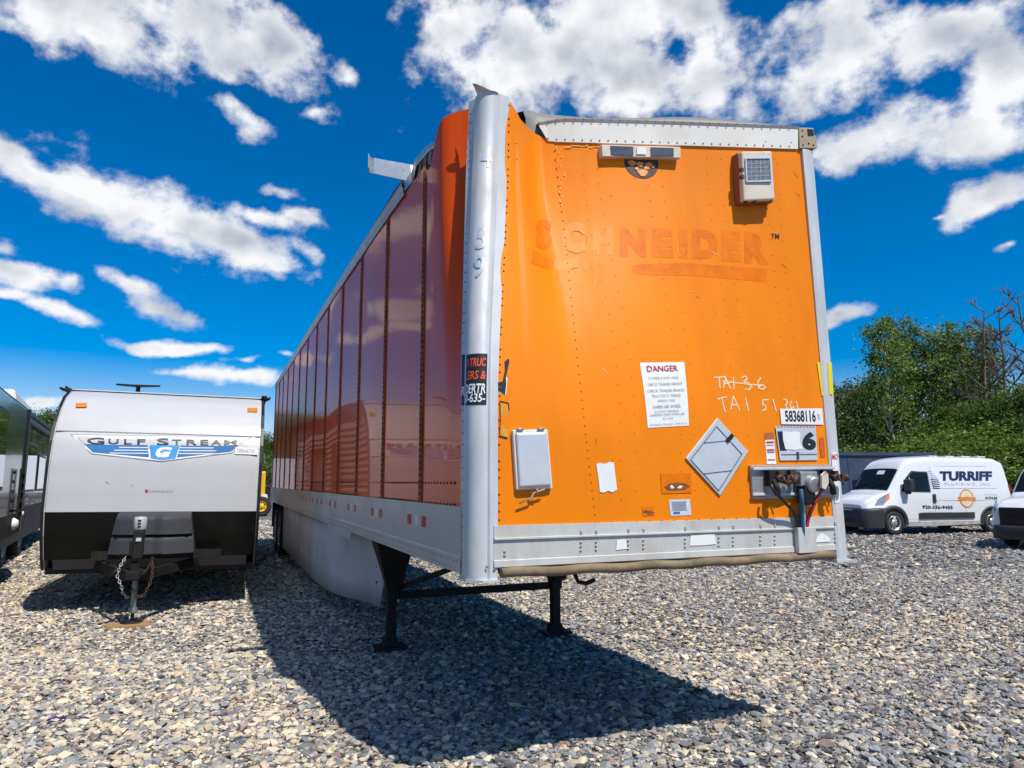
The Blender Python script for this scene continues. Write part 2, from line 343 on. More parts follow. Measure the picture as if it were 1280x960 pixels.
def stones(name, n, dmin, dmax, size, oct_, seed):
    r = np.random.default_rng(seed)
    d = np.sqrt(r.uniform(dmin ** 2, dmax ** 2, n)); half = .7265 * d + 1.6; x = r.uniform(-1, 1, n) * half; y = d
    if oct_: base = np.array([(1,0,0),(-1,0,0),(0,1,0),(0,-1,0),(0,0,1),(0,0,-1)], float); tri = np.array([(0,2,4),(2,1,4),(1,3,4),(3,0,4),(2,0,5),(1,2,5),(3,1,5),(0,3,5)])
    else:
        bm = bmesh.new(); bmesh.ops.create_icosphere(bm, subdivisions=1, radius=1); bm.verts.ensure_lookup_table(); base = np.array([v.co[:] for v in bm.verts]); tri = np.array([[v.index for v in f.verts] for f in bm.faces]); bm.free()
    nv = len(base); s = size * np.exp(r.normal(-.04, .44, n)).clip(.42, 2.3)
    sc = np.stack([s * r.uniform(.8, 1.25, n), s * r.uniform(.65, 1.0, n), s * r.uniform(.34, .62, n)], 1)
    V_ = base[None] * (1 + r.uniform(-.34, .30, (n, nv, 1))) + r.normal(0, .17, (n, nv, 3))
    V_ = V_ * sc[:, None, :]
    a = r.uniform(0, 2 * np.pi, n); tx = r.normal(0, .35, n); ca, sa, ct, st_ = np.cos(a), np.sin(a), np.cos(tx), np.sin(tx)
    Y_ = V_[..., 1] * ct[:, None] - V_[..., 2] * st_[:, None]; Z_ = V_[..., 1] * st_[:, None] + V_[..., 2] * ct[:, None]
    X2 = V_[..., 0] * ca[:, None] - Y_ * sa[:, None]; Y2 = V_[..., 0] * sa[:, None] + Y_ * ca[:, None]
    P = np.stack([X2 + x[:, None], Y2 + y[:, None], Z_ + (r.uniform(.0, .5, n) * s)[:, None]], 2).reshape(-1, 3)
    T = (tri[None] + (np.arange(n) * nv)[:, None, None]).reshape(-1, 3)
    me = bpy.data.meshes.new(name); me.vertices.add(len(P)); me.vertices.foreach_set('co', P.astype(np.float32).ravel())
    me.loops.add(T.size); me.loops.foreach_set('vertex_index', T.astype(np.int32).ravel()); me.polygons.add(len(T)); me.polygons.foreach_set('loop_start', np.arange(0, T.size, 3, dtype=np.int32)); me.polygons.foreach_set('loop_total', np.full(len(T), 3, np.int32)); me.update(calc_edges=True); sf = me.attributes.new('sharp_face', 'BOOLEAN', 'FACE'); sf.data.foreach_set('value', np.ones(len(T), bool))
    # every stone has its own rock colour; the load was tipped cream on the left, greyer on the right
    pal = np.array([(.61,.51,.355),(.54,.46,.33),(.66,.58,.44),(.47,.37,.26),(.34,.31,.27),(.22,.225,.23),(.27,.28,.29),(.15,.155,.16),(.085,.087,.09),(.25,.19,.17),(.36,.25,.19),(.38,.375,.36)])
    warm = np.array([.20,.18,.13,.06,.12,.08,.08,.04,.02,.03,.02,.06]); cool = np.array([.05,.06,.03,.03,.17,.17,.17,.10,.05,.05,.02,.09])
    wgt = 1 / (1 + np.exp(-(-5.2 * (x / np.maximum(y, 3)) - .45 + .75 * hash_noise(x * .8, y * .8))))
    band = np.exp(-((y - 5.6 - .55 * x) / .9) ** 2) * (x > 1.0) * .75; wgt = np.clip(np.maximum(wgt, band), 0, 1)
    cw, cc = np.cumsum(warm / warm.sum()), np.cumsum(cool / cool.sum()); u = r.random(n); k = np.where(r.random(n) < wgt, np.searchsorted(cw, u), np.searchsorted(cc, u)).clip(0, len(pal) - 1)
    c = pal[k] * r.uniform(.8, 1.2, (n, 1)); C4 = np.concatenate([c, np.ones((n, 1))], 1); C4 = np.repeat(C4, nv, 0).astype(np.float32)
    at_ = me.color_attributes.new('stone', 'FLOAT_COLOR', 'POINT'); at_.data.foreach_set('color', C4.ravel())
    me.materials.append(mat('stone', (.4, .4, .4), .85, 0, .16, 45, .25, 120, spec=.25, attr='stone'))
    o = bpy.data.objects.new(name, me); COL.objects.link(o); o['kind'] = 'stuff'; o['label'] = 'loose crushed gravel, cream on the left and greyer on the right'; return o
stones('gravel', 60000, 3.6, 7.2, .0178, False, 1)
stones('gravel', 120000, 7.0, 14, .0212, True, 2)
stones('gravel', 70000, 13.8, 32, .034, True, 3)

# ================================================================== the orange semi-trailer
TROT = (R(.096), R(-.167), R(22.335)); TLOC = (-.2047, 3.865, 0)
TF = Frame(TLOC, TROT)
TR_ = thing('semi_trailer', 'long orange box semi-trailer with crushed front corner and no tractor', 'semi-trailer', TLOC, TROT)
WT, LT = 2.60, 16.3                                   # width, length
Z0, Z1, Z2, Z3 = 1.155, 1.42, 4.03, 4.215             # bottom rail, orange sheet bottom / top, top rail
ZS = 1.515                                            # bottom of the side sheets
def qz(z): return smooth((z - 1.9) / 2.15)
def push(x):                                          # how far the blow drove the front wall back
    return interp(x, [-.3, .12, .30, .43, .47, .60, .66, .85, 1.2, 1.7, 2.2, 2.6], [.30, .33, .35, .375, .40, .525, .535, .45, .33, .18, .05, 0])
def crease(x, z):                                     # the fold beside the corner post and a ripple along it
    g = math.exp(-((x - .36 - .10 * qz(z)) / .17) ** 2) * .022 * qz(z + .5)
    g2 = -math.exp(-((x - .60) / .05) ** 2) * .008 * qz(z + .3)
    lump = .005 * math.sin(x * 5 + z * 2.1) * math.sin(z * 2.9 + 1) * smooth(x * 1.5) * smooth((2.6 - x) * 2) * smooth((z - 1.4) * 1.5)
    return .25 * g2 + lump
def Dy(x, z): return push(x) * qz(z) + crease(x, z)
def FW(px, py, off=.004):
    """the point of the dented front wall seen at a photo pixel, raised by off"""
    y = 0.0
    for _ in range(12):
        p = TF.at(px, py, 1, y); y = Dy(p.x, p.z)
    return Vector((p.x, y - off, p.z))
def onwall(p, off): return Vector((p.x, Dy(p.x, p.z) - off, p.z))
def fquad(cs, off=.004):
    """placer on the front wall spanning four pixel corners, following the dents"""
    f = bil([FW(*c, 0) for c in cs])
    return lambda u, v, o=off: onwall(f(u, v), o)
def sticker(name, cs, m, off=.0025, n=4, label=None):
    f = fquad(cs, off); mb = MB(); mb.grid([[f(u / n, v / n) for u in range(n + 1)] for v in range(n + 1)], False)
    # thin edge so that it is a sheet lying on the wall
    return obj(name, mb, m, TR_, label=label)
def fpoly(name, pts, m, off=.004, label=None):
    mb = MB(); mb.prism([FW(*p, off) for p in pts], (0, .003, 0)); return obj(name, mb, m, TR_, label=label)

def post_section(t):
    s = [(-.012, .188), (-.002, .117), (-.018, .113), (-.018, .096)]
    for k in range(1, 9):
        a = R(180 + 90 * k / 8); s.append((.066 + .084 * math.cos(a), .084 + .086 * math.sin(a)))
    e = .138 + .035 * t
    s += [(.082, .004), (.092, -.006), (e, -.006), (e, .03)]
    th = R(20) * t; c_, s__ = math.cos(th), math.sin(th)
    return [(x * c_ - y * s__, x * s__ + y * c_) for x, y in s]
def post_off(z):
    q = qz(z); return Vector((.185 * q ** 1.1, .30 * q, 0))
def on_post(a, z, off=.0022):
    """a: 0..1 along the post's outline from side flange to front flange"""
    s = post_section(qz(z)); s = [Vector((x, y, 0)) for x, y in s]; d = [0]
    for i in range(1, len(s)): d.append(d[-1] + (s[i] - s[i-1]).length)
    L_ = a * d[-1]; i = max(1, min(len(s) - 1, int(np.searchsorted(d, L_)))); t = (L_ - d[i-1]) / max(d[i] - d[i-1], 1e-6)
    p = s[i-1].lerp(s[i], t); e = s[i] - s[i-1]; n = Vector((-e.y, e.x, 0)).normalized()
    if n.dot(p - Vector((.15, .15, 0))) < 0: n = -n
    return p + n * off + Vector((0, 0, z)) + post_off(z)
# --- front wall: two sheets meeting at the joint beside the fold
def joint_px(t): return (interp(t, [0, .25, .5, .75, 1], [744, 731, 718, 706, 691]), interp(t, [0, .25, .5, .75, 1], [653, 540, 420, 300, 178]))
top_l = [(634, 124), (640, 129), (650, 149), (665, 165), (680, 173), (692, 178)]
top_r = [(692, 178), (760, 179), (850, 182), (930, 185), (1001, 187)]
def curve(pts, n):
    pts = np.array(pts, float); d = np.r_[0, np.cumsum(np.linalg.norm(np.diff(pts, axis=0), axis=1))]; t = np.linspace(0, d[-1], n)
    return [(np.interp(a, d, pts[:, 0]), np.interp(a, d, pts[:, 1])) for a in t]
def sheet(top, bot, n, nv, off):
    T = [FW(*p, 0) for p in curve(top, n)]; B_ = [FW(*p, 0) for p in curve(bot, n)]
    rows = []
    for j in range(nv + 1):
        v = j / nv; rows.append([onwall(b * (1 - v) + t * v, off) for b, t in zip(B_, T)])
    return rows
rows = sheet(top_l, [(616, 660), (744, 655.5)], 26, 60, .003)
for row in rows:                                       # the sheet's edge is riveted to the post's front flange
    z = row[0].z; s_ = post_section(qz(z)); e_ = Vector((s_[-2][0] * .75 + s_[-3][0] * .25, s_[-2][1] * .75 + s_[-3][1] * .25, 0)) + post_off(z)
    x_in = row[7].x
    for i in range(8):
        u = i / 7; x = e_.x + (x_in - e_.x) * u; y_ = (e_.y + .003) * (1 - smooth(u)) + (Dy(x, z) - .003) * smooth(u); row[i] = Vector((x, y_, row[i].z))
PL_EDGE = [row[0].copy() for row in rows]
mb = MB(); mb.grid(rows); obj('front_panel', mb, ORANGE, TR_, label='buckled orange front sheet beside the corner post')
mb = MB(); mb.grid(sheet(top_r, [(744, 655.5), (1047, 646)], 40, 60, 0)); obj('front_panel', mb, ORANGE, TR_)
# --- rivets of the front wall
def rivet(mb, p, r=.007, n=(0, -1, 0), h=.004):
    mb.lathe([(r, -.001), (r * .8, h * .7), (r * .3, h)], p, n, 6)
rv = MB()
for k in range(46):
    t = k / 45; x, y = joint_px(t); rivet(rv, FW(x + .5, y, .003), .005)
for k in range(46):
    t = k / 45; q_ = PL_EDGE[min(60, int(1 + 58 * t))]; rivet(rv, q_ + Vector((.022, .002 - .004, 0)), .006)
for k in range(48):
    t = k / 47; rivet(rv, FW(1042 + (1003.5 - 1042) * t, 640 + (193 - 640) * t, .001), .0065)
for k in range(27): rivet(rv, FW(624 + 15.6 * k, 656.5 - .5 * k + 1.0, .002), .0065)
for xc in (.42, .93, 1.03, 1.36, 1.46, 1.78, 1.88, 2.2, 2.3):
    for k in range(22):
        z = 1.56 + .115 * k + (.05 if int(xc * 100) % 3 else 0)
        if z < 3.95: rivet(rv, onwall(Vector((xc + .01 * math.sin(z * 3), 0, z)), .0005), .0042, h=.002)
obj('rivet', rv, mat('rivet_dark', (.36, .13, .02), .5, .2), TR_, kind='stuff')

# --- top rail, corner bracket
def strip_rows(pts, off): return [[FW(*p, off) for p in curve(q, 24)] for q in pts]
mb = MB()
lo = [FW(*p, .012) for p in curve([(684, 177), (692, 178), (850, 182.5), (996, 187)], 30)]
hi = [FW(*p, .012) for p in curve([(672, 157), (700, 152), (800, 154.5), (850, 156), (996, 161.5)], 30)]
lip = [p + Vector((0, -.012, .012)) for p in hi]; lip2 = [p + Vector((0, .06, .022)) for p in hi]
mb.grid([[p + Vector((0, .03, 0)) for p in lo], lo, hi, lip, lip2], False); obj('top_rail', mb, WHITE_AL, TR_)
rv = MB()
for k in range(29):
    a = lo[k]; rivet(rv, a + Vector((0, -.001, .018)), .006); 
    if k % 3 == 1: rivet(rv, a + Vector((.02, -.001, .05)), .006)
    rivet(rv, hi[k] + Vector((0, -.014, .008)), .0055)
obj('rivet', rv, mat('rivet_grey', (.2, .19, .18), .5, .3), TR_, kind='stuff')
mb = MB(); mb.prism([FW(*p, .022) for p in ((996, 161), (1014, 161.5), (1015, 170), (1018, 172), (1018.5, 187), (997, 187))], (0, .06, 0)); o = obj('corner_bracket', mb, TAN, TR_, bevel=.004)
mb = MB()
for p in ((1000, 165), (1000, 172), (1001, 183), (1008, 181), (1014, 183)): rivet(mb, FW(*p, .022), .007)
obj('bolt', mb, BLACK, o, kind='stuff')
mb = MB(); mb.prism([FW(*p, .026) for p in ((1006, 163), (1013, 164), (1014, 171), (1007, 171))], (0, .01, 0)); obj('bracket_pocket', mb, BLACK, o)

# --- bottom rail of the front
Yf = -.012
def fz(x): return 0
mb = MB(); x0, x1 = .115, 2.56
prof = [(.02, Z1 + .012), (-.010, Z1 + .010), (-.012, Z1 - .055), (-.020, Z1 - .058), (-.020, Z1 - .066), (-.008, Z1 - .070), (-.008, Z0 + .092), (-.014, Z0 + .088), (-.016, Z0 + .055), (.02, Z0 + .045)]
mb.grid([[Vector((x, y, z)) for y, z in prof] for x in np.linspace(x0, x1, 12)], False); obj('front_rail', mb, ALU_RAIL, TR_)
mb = MB(); pts = []
for i, x in enumerate(np.linspace(.15, 2.53, 40)): pts.append(Vector((x, -.022 + .004 * math.sin(i * 1.7), Z0 + .026 + .004 * math.sin(i * .9) - .006 * math.sin(x * 1.3))))
mb.tube(pts, .027, 10); obj('front_lip', mb, RUST_EDGE, TR_, label='bent and rusty rolled lip under the front rail')
rv = MB()
for px in (630, 725, 744, 784, 803, 855, 897, 915, 949, 967, 1042):
    for py in ((666, 664, 678, 683, 688) if px > 700 else (682, 687, 694)):
        x = TF.at(px, py - (px - 725) * .035 + (0 if px > 700 else 4), 1, 0)
        if Z0 + .1 < x.z < Z1 - .005: rivet(rv, Vector((x.x, -.013 if x.z > Z1 - .056 else -.009, x.z)), .008, h=.006)
obj('bolt', rv, STEEL, TR_, kind='stuff')
def patch(name, pts, m, y=-.010, t=.002, label=None):
    mb = MB(); mb.prism([Vector((p.x, y - t, p.z)) for p in (TF.at(a, b, 1, y) for a, b in pts)], (0, t, 0)); return obj(name, mb, m, TR_, label=label)
patch('paint_patch', [(863, 669.5), (893, 667.5), (895, 680), (880, 681.5), (862, 682)], PAPER, label='white painted patch on the front rail')
patch('paint_patch', [(1027, 666), (1034, 669.5), (1038, 675), (1037, 677), (1019, 678), (1021, 672)], PAPER, label='white painted patch near the rail end')
patch('paint_patch', [(771, 675), (782, 674), (784, 686), (770, 687.5)], PAPER, label='small white painted patch on the front rail')

# --- corner posts
ZP = 4.155
rows = []
for j in range(41):
    z = Z0 - .012 + (ZP - Z0 + .012) * j / 40; t = qz(z); o_ = post_off(z)
    rows.append([Vector((x, y, z + .03 * t * (x - .1) * 3)) + o_ + Vector((.006 * math.sin(z * 5) * t, .008 * math.sin(z * 7) * t, 0)) for x, y in post_section(t)])
mb = MB(); mb.grid(rows, True); cp = obj('corner_post', mb, ALU, TR_, label='bent aluminium corner post, pushed back and curled open at the top')
md = cp.modifiers.new('edge', 'EDGE_SPLIT'); md.split_angle = R(38)
mb = MB(); top = rows[-1]
cap_rows = [[top[i] for i in range(3, 13)]]
for j in range(1, 6):
    u = j / 5; cap_rows.append([top[i] + Vector((-.038 * u ** 1.5 * (1 - (i - 3) / 9), -.012 * u, (.07 * u * max(0, 1 - (i - 3) / 6.0) ** 1.2))) for i in range(3, 13)])
mb.grid(cap_rows, True); obj('torn_tip', mb, CRUMPLE, cp)
rv = MB()
for k in range(44):
    z = Z0 + .06 + k * .066; o_ = post_off(z); q_ = on_post(.055, z, .0); rivet(rv, q_, .006, (-1, -.3, 0))
rivet(rv, Vector((.118, -.008, Z0 + .04)), .009); rivet(rv, Vector((.075, -.013, Z0 + .06)), .009)
obj('rivet', rv, mat('rivet_grey', (.2, .19, .18)), cp, kind='stuff')
mb = MB(); mb.prism([Vector(p) for p in ((-.02, .2, Z0 - .022), (-.02, .05, Z0 - .022), (.05, -.022, Z0 - .022), (.15, -.022, Z0 - .022), (.15, .2, Z0 - .022))], (0, 0, .012)); obj('post_foot', mb, ALU, cp)
# right post
rows = []
for j in range(13):
    z = Z0 - .012 + (Z2 + .02 - Z0) * j / 12; rows.append([Vector((x, y, z)) for x, y in ((2.505, .02), (2.505, -.006), (2.525, -.014), (2.56, -.014), (2.61, .004), (2.636, .04), (2.64, .19))])
    lean = .068 - .08 * j / 12; rows[-1] = [p + Vector((lean, 0, 0)) for p in rows[-1]]
mb = MB(); mb.grid(rows, False); rp = obj('corner_post', mb, ALU, TR_)
mb = MB(); mb.box((2.56, -.02, Z0 - .026), (2.715, .15, Z0 - .013)); obj('post_foot', mb, ALU, rp)

# --- print on the left post
za, zb = 2.10, 2.40
def band(name, a0, a1, z0, z1, m, off=.0022):
    mb = MB(); mb.grid([[on_post(a0 + (a1 - a0) * i / 14, z0 + (z1 - z0) * j / 4, off) for i in range(15)] for j in range(5)], False); return obj(name, mb, m, cp)
band('sticker', .02, .18, za, zb, PRINT_BLACK); band('sticker', .30, .70, za - .01, zb - .015, PRINT_BLACK)
ORP = mat('orange_print', (.75, .10, .03), .5)
for s, zz, hh, m_ in (('D TRUC', zb - .09, .05, ORP), ('LERS &', zb - .165, .05, ORP), ('DERTR', zb - .245, .055, PAPER), ('0-635-', za + .005, .05, PAPER)):
    letter('lettering', s, lambda u, v, zz=zz, hh=hh: on_post(.32 + .36 * u, zz + hh * v, .004), m_, cp, cut=8, bold=.02, shear=.15)
letter('lettering', 'R', lambda u, v: on_post(.03 + .10 * u, zb - .245 + .055 * v, .004), PAPER, cp, bold=.02, shear=.15)
for k, s in ((0, '4'), (2, '1'), (3, '5'), (4, '9')):
    letter('faded_letter', s, lambda u, v, k=k: on_post((.40 + .17 * u) if s != '1' else (.46 + .06 * u), 3.62 - .19 * k + .15 * v, .0012), mat('faded_blue', (.54, .60, .68), .42, .35, .1), cp, cut=6, bold=.01)
# remnants of that print on the wall, chalk outline of an old sticker
fpoly('sticker', [(630.5, 452), (635, 448), (636.5, 452), (632, 472), (632.5, 480), (631, 493.5), (622.5, 489), (622, 478), (628, 477), (631, 462)], PRINT_BLACK, .005)
fpoly('sticker', [(632.2, 472), (634, 472), (632, 494), (623, 490.5), (622.8, 488.5), (630.5, 491)], PAPER, .004)
YOLD = mat('old_sticker', (.70, .30, .01), .5, 0, .15, 20)
fpoly('sticker', [(625, 502), (635, 504), (635, 547), (625, 544)], YOLD, .004)
mb = MB()
for a, b_ in (((624.5, 502), (625, 525)), ((625, 525), (624, 545)), ((624, 545), (634, 548)), ((624.5, 501.5), (635, 504)), ((635, 504), (636, 512))): mb.beam(FW(*a, .005), FW(*b_, .005), .004, .006)
obj('tear_line', mb, SLOT, TR_)

# --- side wall: sheets between the seam strips
seams = [1.09 + 1.245 * k for k in range(13)]
def side_top(y): return interp(y, [.2, 1.0, 2.3, 3.6, 5, 16.3], [3.98, 3.98, 4.03, 4.06, 4.09, 4.20]) - .02
ends = seams + [LT]
for k in range(len(ends) - 1):
    y0, y1 = ends[k], ends[k + 1]; mb = MB(); n = 6
    mb.grid([[Vector((.004 * math.sin(math.pi * i / n) * (-1 if k % 2 else .6), y0 + (y1 - y0) * i / n, ZS + (side_top(y0 + (y1 - y0) * i / n) - ZS) * j / 8)) for i in range(n + 1)] for j in range(9)])
    obj('side_panel', mb, ORANGE_SHADED, TR_)
# crushed first sheet, from the first strip to the post
rows = []
for j in range(31):
    z = ZS + (3.985 - ZS) * j / 30; q = qz(z); o_ = post_off(z); row = []
    for i in range(19):
        t = i / 18; y = 1.09 + (.17 + o_.y - 1.09) * t
        fold = smooth((t - .62) / .30)
        x = (o_.x + .004) * fold - .012 * q * math.sin(math.pi * min(1, t * 1.35)) * (1 - fold * .6)
        zz = z + (smooth((t - .25) / .6) * .17 - (.12 if t < .2 else .12 * smooth((.5 - t) / .3))) * smooth((z - 3.4) / .6)
        row.append(Vector((x, y, zz)))
    rows.append(row)
mb = MB(); mb.grid(rows); obj('side_panel', mb, ORANGE_SHADED, TR_, label='crushed front-most side sheet folded behind the post')
# seam strips with slots
for k, y in enumerate(seams):
    w = .036; zt = side_top(y) - (.06 if k == 0 else .0); mb = MB(); mb.box((-.010, y - w, ZS + .002), (.02, y + w, zt)); st = obj('seam_strip', mb, STRIP, TR_, bevel=.003)
    mb = MB(); n = 54 if k < 7 else 27
    for i in range(n):
        z = ZS + .06 + (zt - ZS - .1) * i / n
        for s in (-.018, .018): mb.box((-.0125, y + s - .007, z), (-.0085, y + s + .007, z + (.022 if k < 7 else .045)))
    obj('slot', mb, SLOT, st, kind='stuff')
# rivet rows on the sheets above the rail
rv = MB()
for y in np.arange(.34, 9, .07):
    if 1:
        for z in (ZS + .018, ZS + .145):
            rv.box((-.004, y - .007, z - .007), (.002, y + .007, z + .007))
obj('rivet', rv, SLOT, TR_, kind='stuff')
# bottom side rail
mb = MB(); prof = [(.02, ZS + .015), (-.012, ZS + .012), (-.012, Z0 + .10), (-.016, Z0 + .09), (-.016, Z0 + .005), (-.004, Z0), (.08, Z0)]
mb.grid([[Vector((x, y, z)) for x, z in prof] for y in (.17, 4, 8, 12, LT)], False); sr = obj('side_rail', mb, ALU_SIDE, TR_)
rv = MB()
for y in np.arange(.24, 9, .062):
    rivet(rv, Vector((-.016, y, Z0 + .066)), .009, (-1, 0, 0)); rivet(rv, Vector((-.016, y + .03, Z0 + .028)), .009, (-1, 0, 0))
obj('bolt', rv, STEEL, sr, kind='stuff')
for px in ((514, 532), (467, 477.5), (436.5, 445), (413.5, 420), (397.5, 402.5), (388, 391), (380, 383), (374, 376)):
    for x in px:
        yy = TF.at(x, 640, 0).y; mb = MB(); w = .05; mb.box((-.0145, yy - w, Z0 + .215), (-.0115, yy + w, Z0 + .285)); obj('reflector', mb, RED, TR_)
    yy = TF.at(sum(px) / 2, 640, 0).y; mb = MB(); mb.box((-.014, yy - .045, Z0 + .216), (-.0115, yy + .045, Z0 + .284)); obj('reflector', mb, WHITE_REF, TR_)
# top side rail, in place from the break backwards
def rail_rows(ys, dx=0):
    return [[Vector((x + dx, y, side_top(y) + z)) for x, z in ((-.012, -.02), (-.018, .035), (-.03, .05), (-.03, .085), (.05, .10))] for y in ys]
mb = MB(); mb.grid(rail_rows(list(np.linspace(1.72, LT, 30))), False); obj('top_side_rail', mb, ALU_SIDE, TR_)
# the torn length of rail: bent straight out, its other half twisted up over the hole
mb = MB()
a0, a1 = Vector((.08, 1.64, 4.135)), Vector((-.285, 1.60, 4.115)); pr = [(-.012, -.085), (-.012, .058), (.03, .062)]
rows = []
for i in range(9):
    t = i / 8; c = a0.lerp(a1, t); rows.append([c + Vector((0, y - .02 * t * t, z * (1 - .12 * t))) for y, z in pr])
for i in range(1, 5):
    t = i / 4; rows.append([a1 + Vector((-.05 * math.sin(t * 1.4), -.035 * t * t * 1.6 + y * .6, z * (1 - .1 * t) * .88 + .02 * t)) for y, z in pr])
mb.grid(rows, False); o = obj('torn_rail', mb, CRUMPLE, TR_, label='torn length of top rail sticking straight out')
md = o.modifiers.new('thick', 'SOLIDIFY'); md.thickness = .006; md.offset = 0
rv = MB()
for t, z in ((.35, .0), (.5, -.04), (.7, .03)): rivet(rv, a0.lerp(a1, t) + Vector((0, -.014, z)), .008)
obj('rivet', rv, BLACK, o, kind='stuff')
mb = MB(); path = [(1.75, .0, 4.06), (1.5, .0, 4.05), (1.3, .01, 4.07), (1.12, .03, 4.09), (.95, .06, 4.08), (.75, .12, 4.04), (.62, .18, 4.0)]
rows = []
for i, (y, x, z) in enumerate(path):
    tw = .5 * i / 6; rows.append([Vector((x + dx * math.cos(tw) + .02 * math.sin(i * 2.1), y + .015 * math.cos(i * 3), z + dz - dx * math.sin(tw))) for dx, dz in ((-.01, -.06 + .012 * i), (-.015, -.01), (-.02, .02), (.02, .03), (.12, .03))])
mb.grid(rows, False); o = obj('twisted_rail', mb, CRUMPLE, TR_); md = o.modifiers.new('thick', 'SOLIDIFY'); md.thickness = .006
# torn edge of the lining seen through the gap
rr = random.Random(3); mb = MB(); rows = []
for i in range(9):
    y = 1.55 - .1 * i; rows.append([Vector((.03 + .03 * rr.random() + .02 * i * .3, y, z + rr.uniform(-.02, .02))) for z in (3.80, 3.95, 4.02 + .01 * i, 4.10)])
mb.grid(rows, False); obj('torn_lining', mb, mat('rust_lining', (.30, .09, .025), .7, 0, .3, 12), TR_)
mb = MB()
for i in range(7):
    y = 1.42 - .11 * i; mb.beam((-.01 + .012 * i, y, 3.93 + .01 * i), (-.012 + .012 * i + rr.uniform(-.02, .02), y + rr.uniform(-.04, .04), 4.10), .018, .004, (0, 1, 0))
obj('torn_strip', mb, CRUMPLE, TR_)

# --- roof: flat at the back, buckled up at the front
rows = []
ys = [-.01, 0, .06, .3, .55, .9, 1.4, 2.2, 4, 8, 12, LT]
for y in ys:
    row = []
    for i in range(25):
        xl = .03 + .50 * (1 - smooth(y / 1.7)); x = xl + (WT - .02 - xl) * i / 24; d = push(x) * 1.02 if y < 2.5 else 0; k = math.exp(-y * .9)
        ridge = {-.01: -.02, 0: -.02, .06: .0, .3: .02, .55: .03, .9: .02}.get(y, 0)
        amp = interp(x, [0, .5, .8, 1.3, 2.0, 2.6], [.0, .85, 1.0, .8, .5, .25]) * 3.2
        zb_ = 4.23 + .012 * (x / WT) if y < 3 else 4.23
        if x < .6 and y < 1.8: zb_ -= .06 * (1 - smooth(y / 1.8))
        if y == -.01: zb_ -= .28
        row.append(Vector((x, y + d * k + .02, zb_ + ridge * amp + (.03 * math.sin(x * 4 + y * 5) if .05 < y < 1.5 else 0) * amp / 3.2)))
    rows.append(row)
mb = MB(); mb.grid(rows); obj('roof', mb, mat('roof_aluminium', (.20, .19, .17), .6, .1, .1, 3, .3, 6), TR_)
# --- far side, rear doors, floor, frame under it
mb = MB(); mb.box((WT - .01, .19, Z0), (WT + .03, LT, 4.2)); obj('side_panel', mb, ORANGE_SHADED, TR_, label='far orange side wall')
mb = MB(); mb.box((.02, LT - .03, Z0 + .1), (WT / 2 - .005, LT + .02, 4.18)); obj('rear_door', mb, ORANGE, TR_)
mb = MB(); mb.box((WT / 2 + .005, LT - .03, Z0 + .1), (WT - .02, LT + .02, 4.18)); obj('rear_door', mb, ORANGE, TR_)
mb = MB(); mb.box((.03, .06, Z0 + .06), (WT - .03, LT - .04, Z0 + .16)); obj('floor', mb, SOOT, TR_)
mb = MB()
for y in np.arange(2.2, 16, .6): mb.box((.06, y - .03, Z0 - .02), (WT - .06, y + .03, Z0 + .059))
obj('crossmember', mb, SOOT, TR_, kind='stuff')
mb = MB(); mb.prism([Vector(p) for p in ((.35, .22, Z0 + .05), (.35, .4, Z0 - .05), (.35, 2.0, Z0 - .05), (.35, 2.2, Z0 + .05))], (WT - .7, 0, 0)); obj('coupler_plate', mb, SOOT, TR_)
mb = MB(); mb.tube([(.78, .35, Z0 - .04), (.80, .33, Z0 - .10), (.86, .34, Z0 - .115), (.93, .36, Z0 - .10)], .014, 6); obj('hook', mb, BLACK, TR_)
# landing gear
for lx, lab in ((.38, None), (2.2, None)):
    mb = MB(); mb.box((lx - .062, 3.51, .50), (lx + .062, 3.63, Z0 + .05)); lg = obj('landing_leg', mb, BLACK, TR_, bevel=.008)
    mb = MB(); mb.box((lx - .047, 3.525, .05), (lx + .047, 3.615, .52)); obj('inner_leg', mb, BLACK, lg, bevel=.006)
    mb = MB(); mb.box((lx - .15, 3.45, .03), (lx + .15, 3.70, .055)); mb.prism([Vector((lx - .08, 3.5, .055)), Vector((lx + .08, 3.5, .055)), Vector((lx + .06, 3.53, .13)), Vector((lx - .06, 3.53, .13))], (0, .12, 0)); obj('foot', mb, BLACK, lg)
    s = 1 if lx < 1 else -1
    mb = MB(); mb.hexa([(lx - .07, 3.44, .60), (lx + .07, 3.44, .60), (lx + .07, 3.50, .60), (lx - .07, 3.50, .60)], [(lx - .26, 3.2, Z0 + .02), (lx + .16, 3.2, Z0 + .02), (lx + .16, 3.5, Z0 + .02), (lx - .26, 3.5, Z0 + .02)])
    obj('leg_bracket', mb, BLACK, lg, bevel=.01)
    mb = MB(); mb.beam((lx, 3.57, .62), (lx + s * .1, 5.0, Z0), .07, .07); obj('leg_brace', mb, BLACK, TR_)
mb = MB(); mb.box((.46, 3.54, .50), (2.12, 3.60, .57)); obj('cross_brace', mb, BLACK, TR_)
mb = MB(); mb.beam((.46, 3.5, .62), (1.3, 2.2, Z0), .05, .05); mb.beam((2.12, 3.5, .62), (1.3, 2.2, Z0), .05, .05); obj('leg_brace', mb, BLACK, TR_)
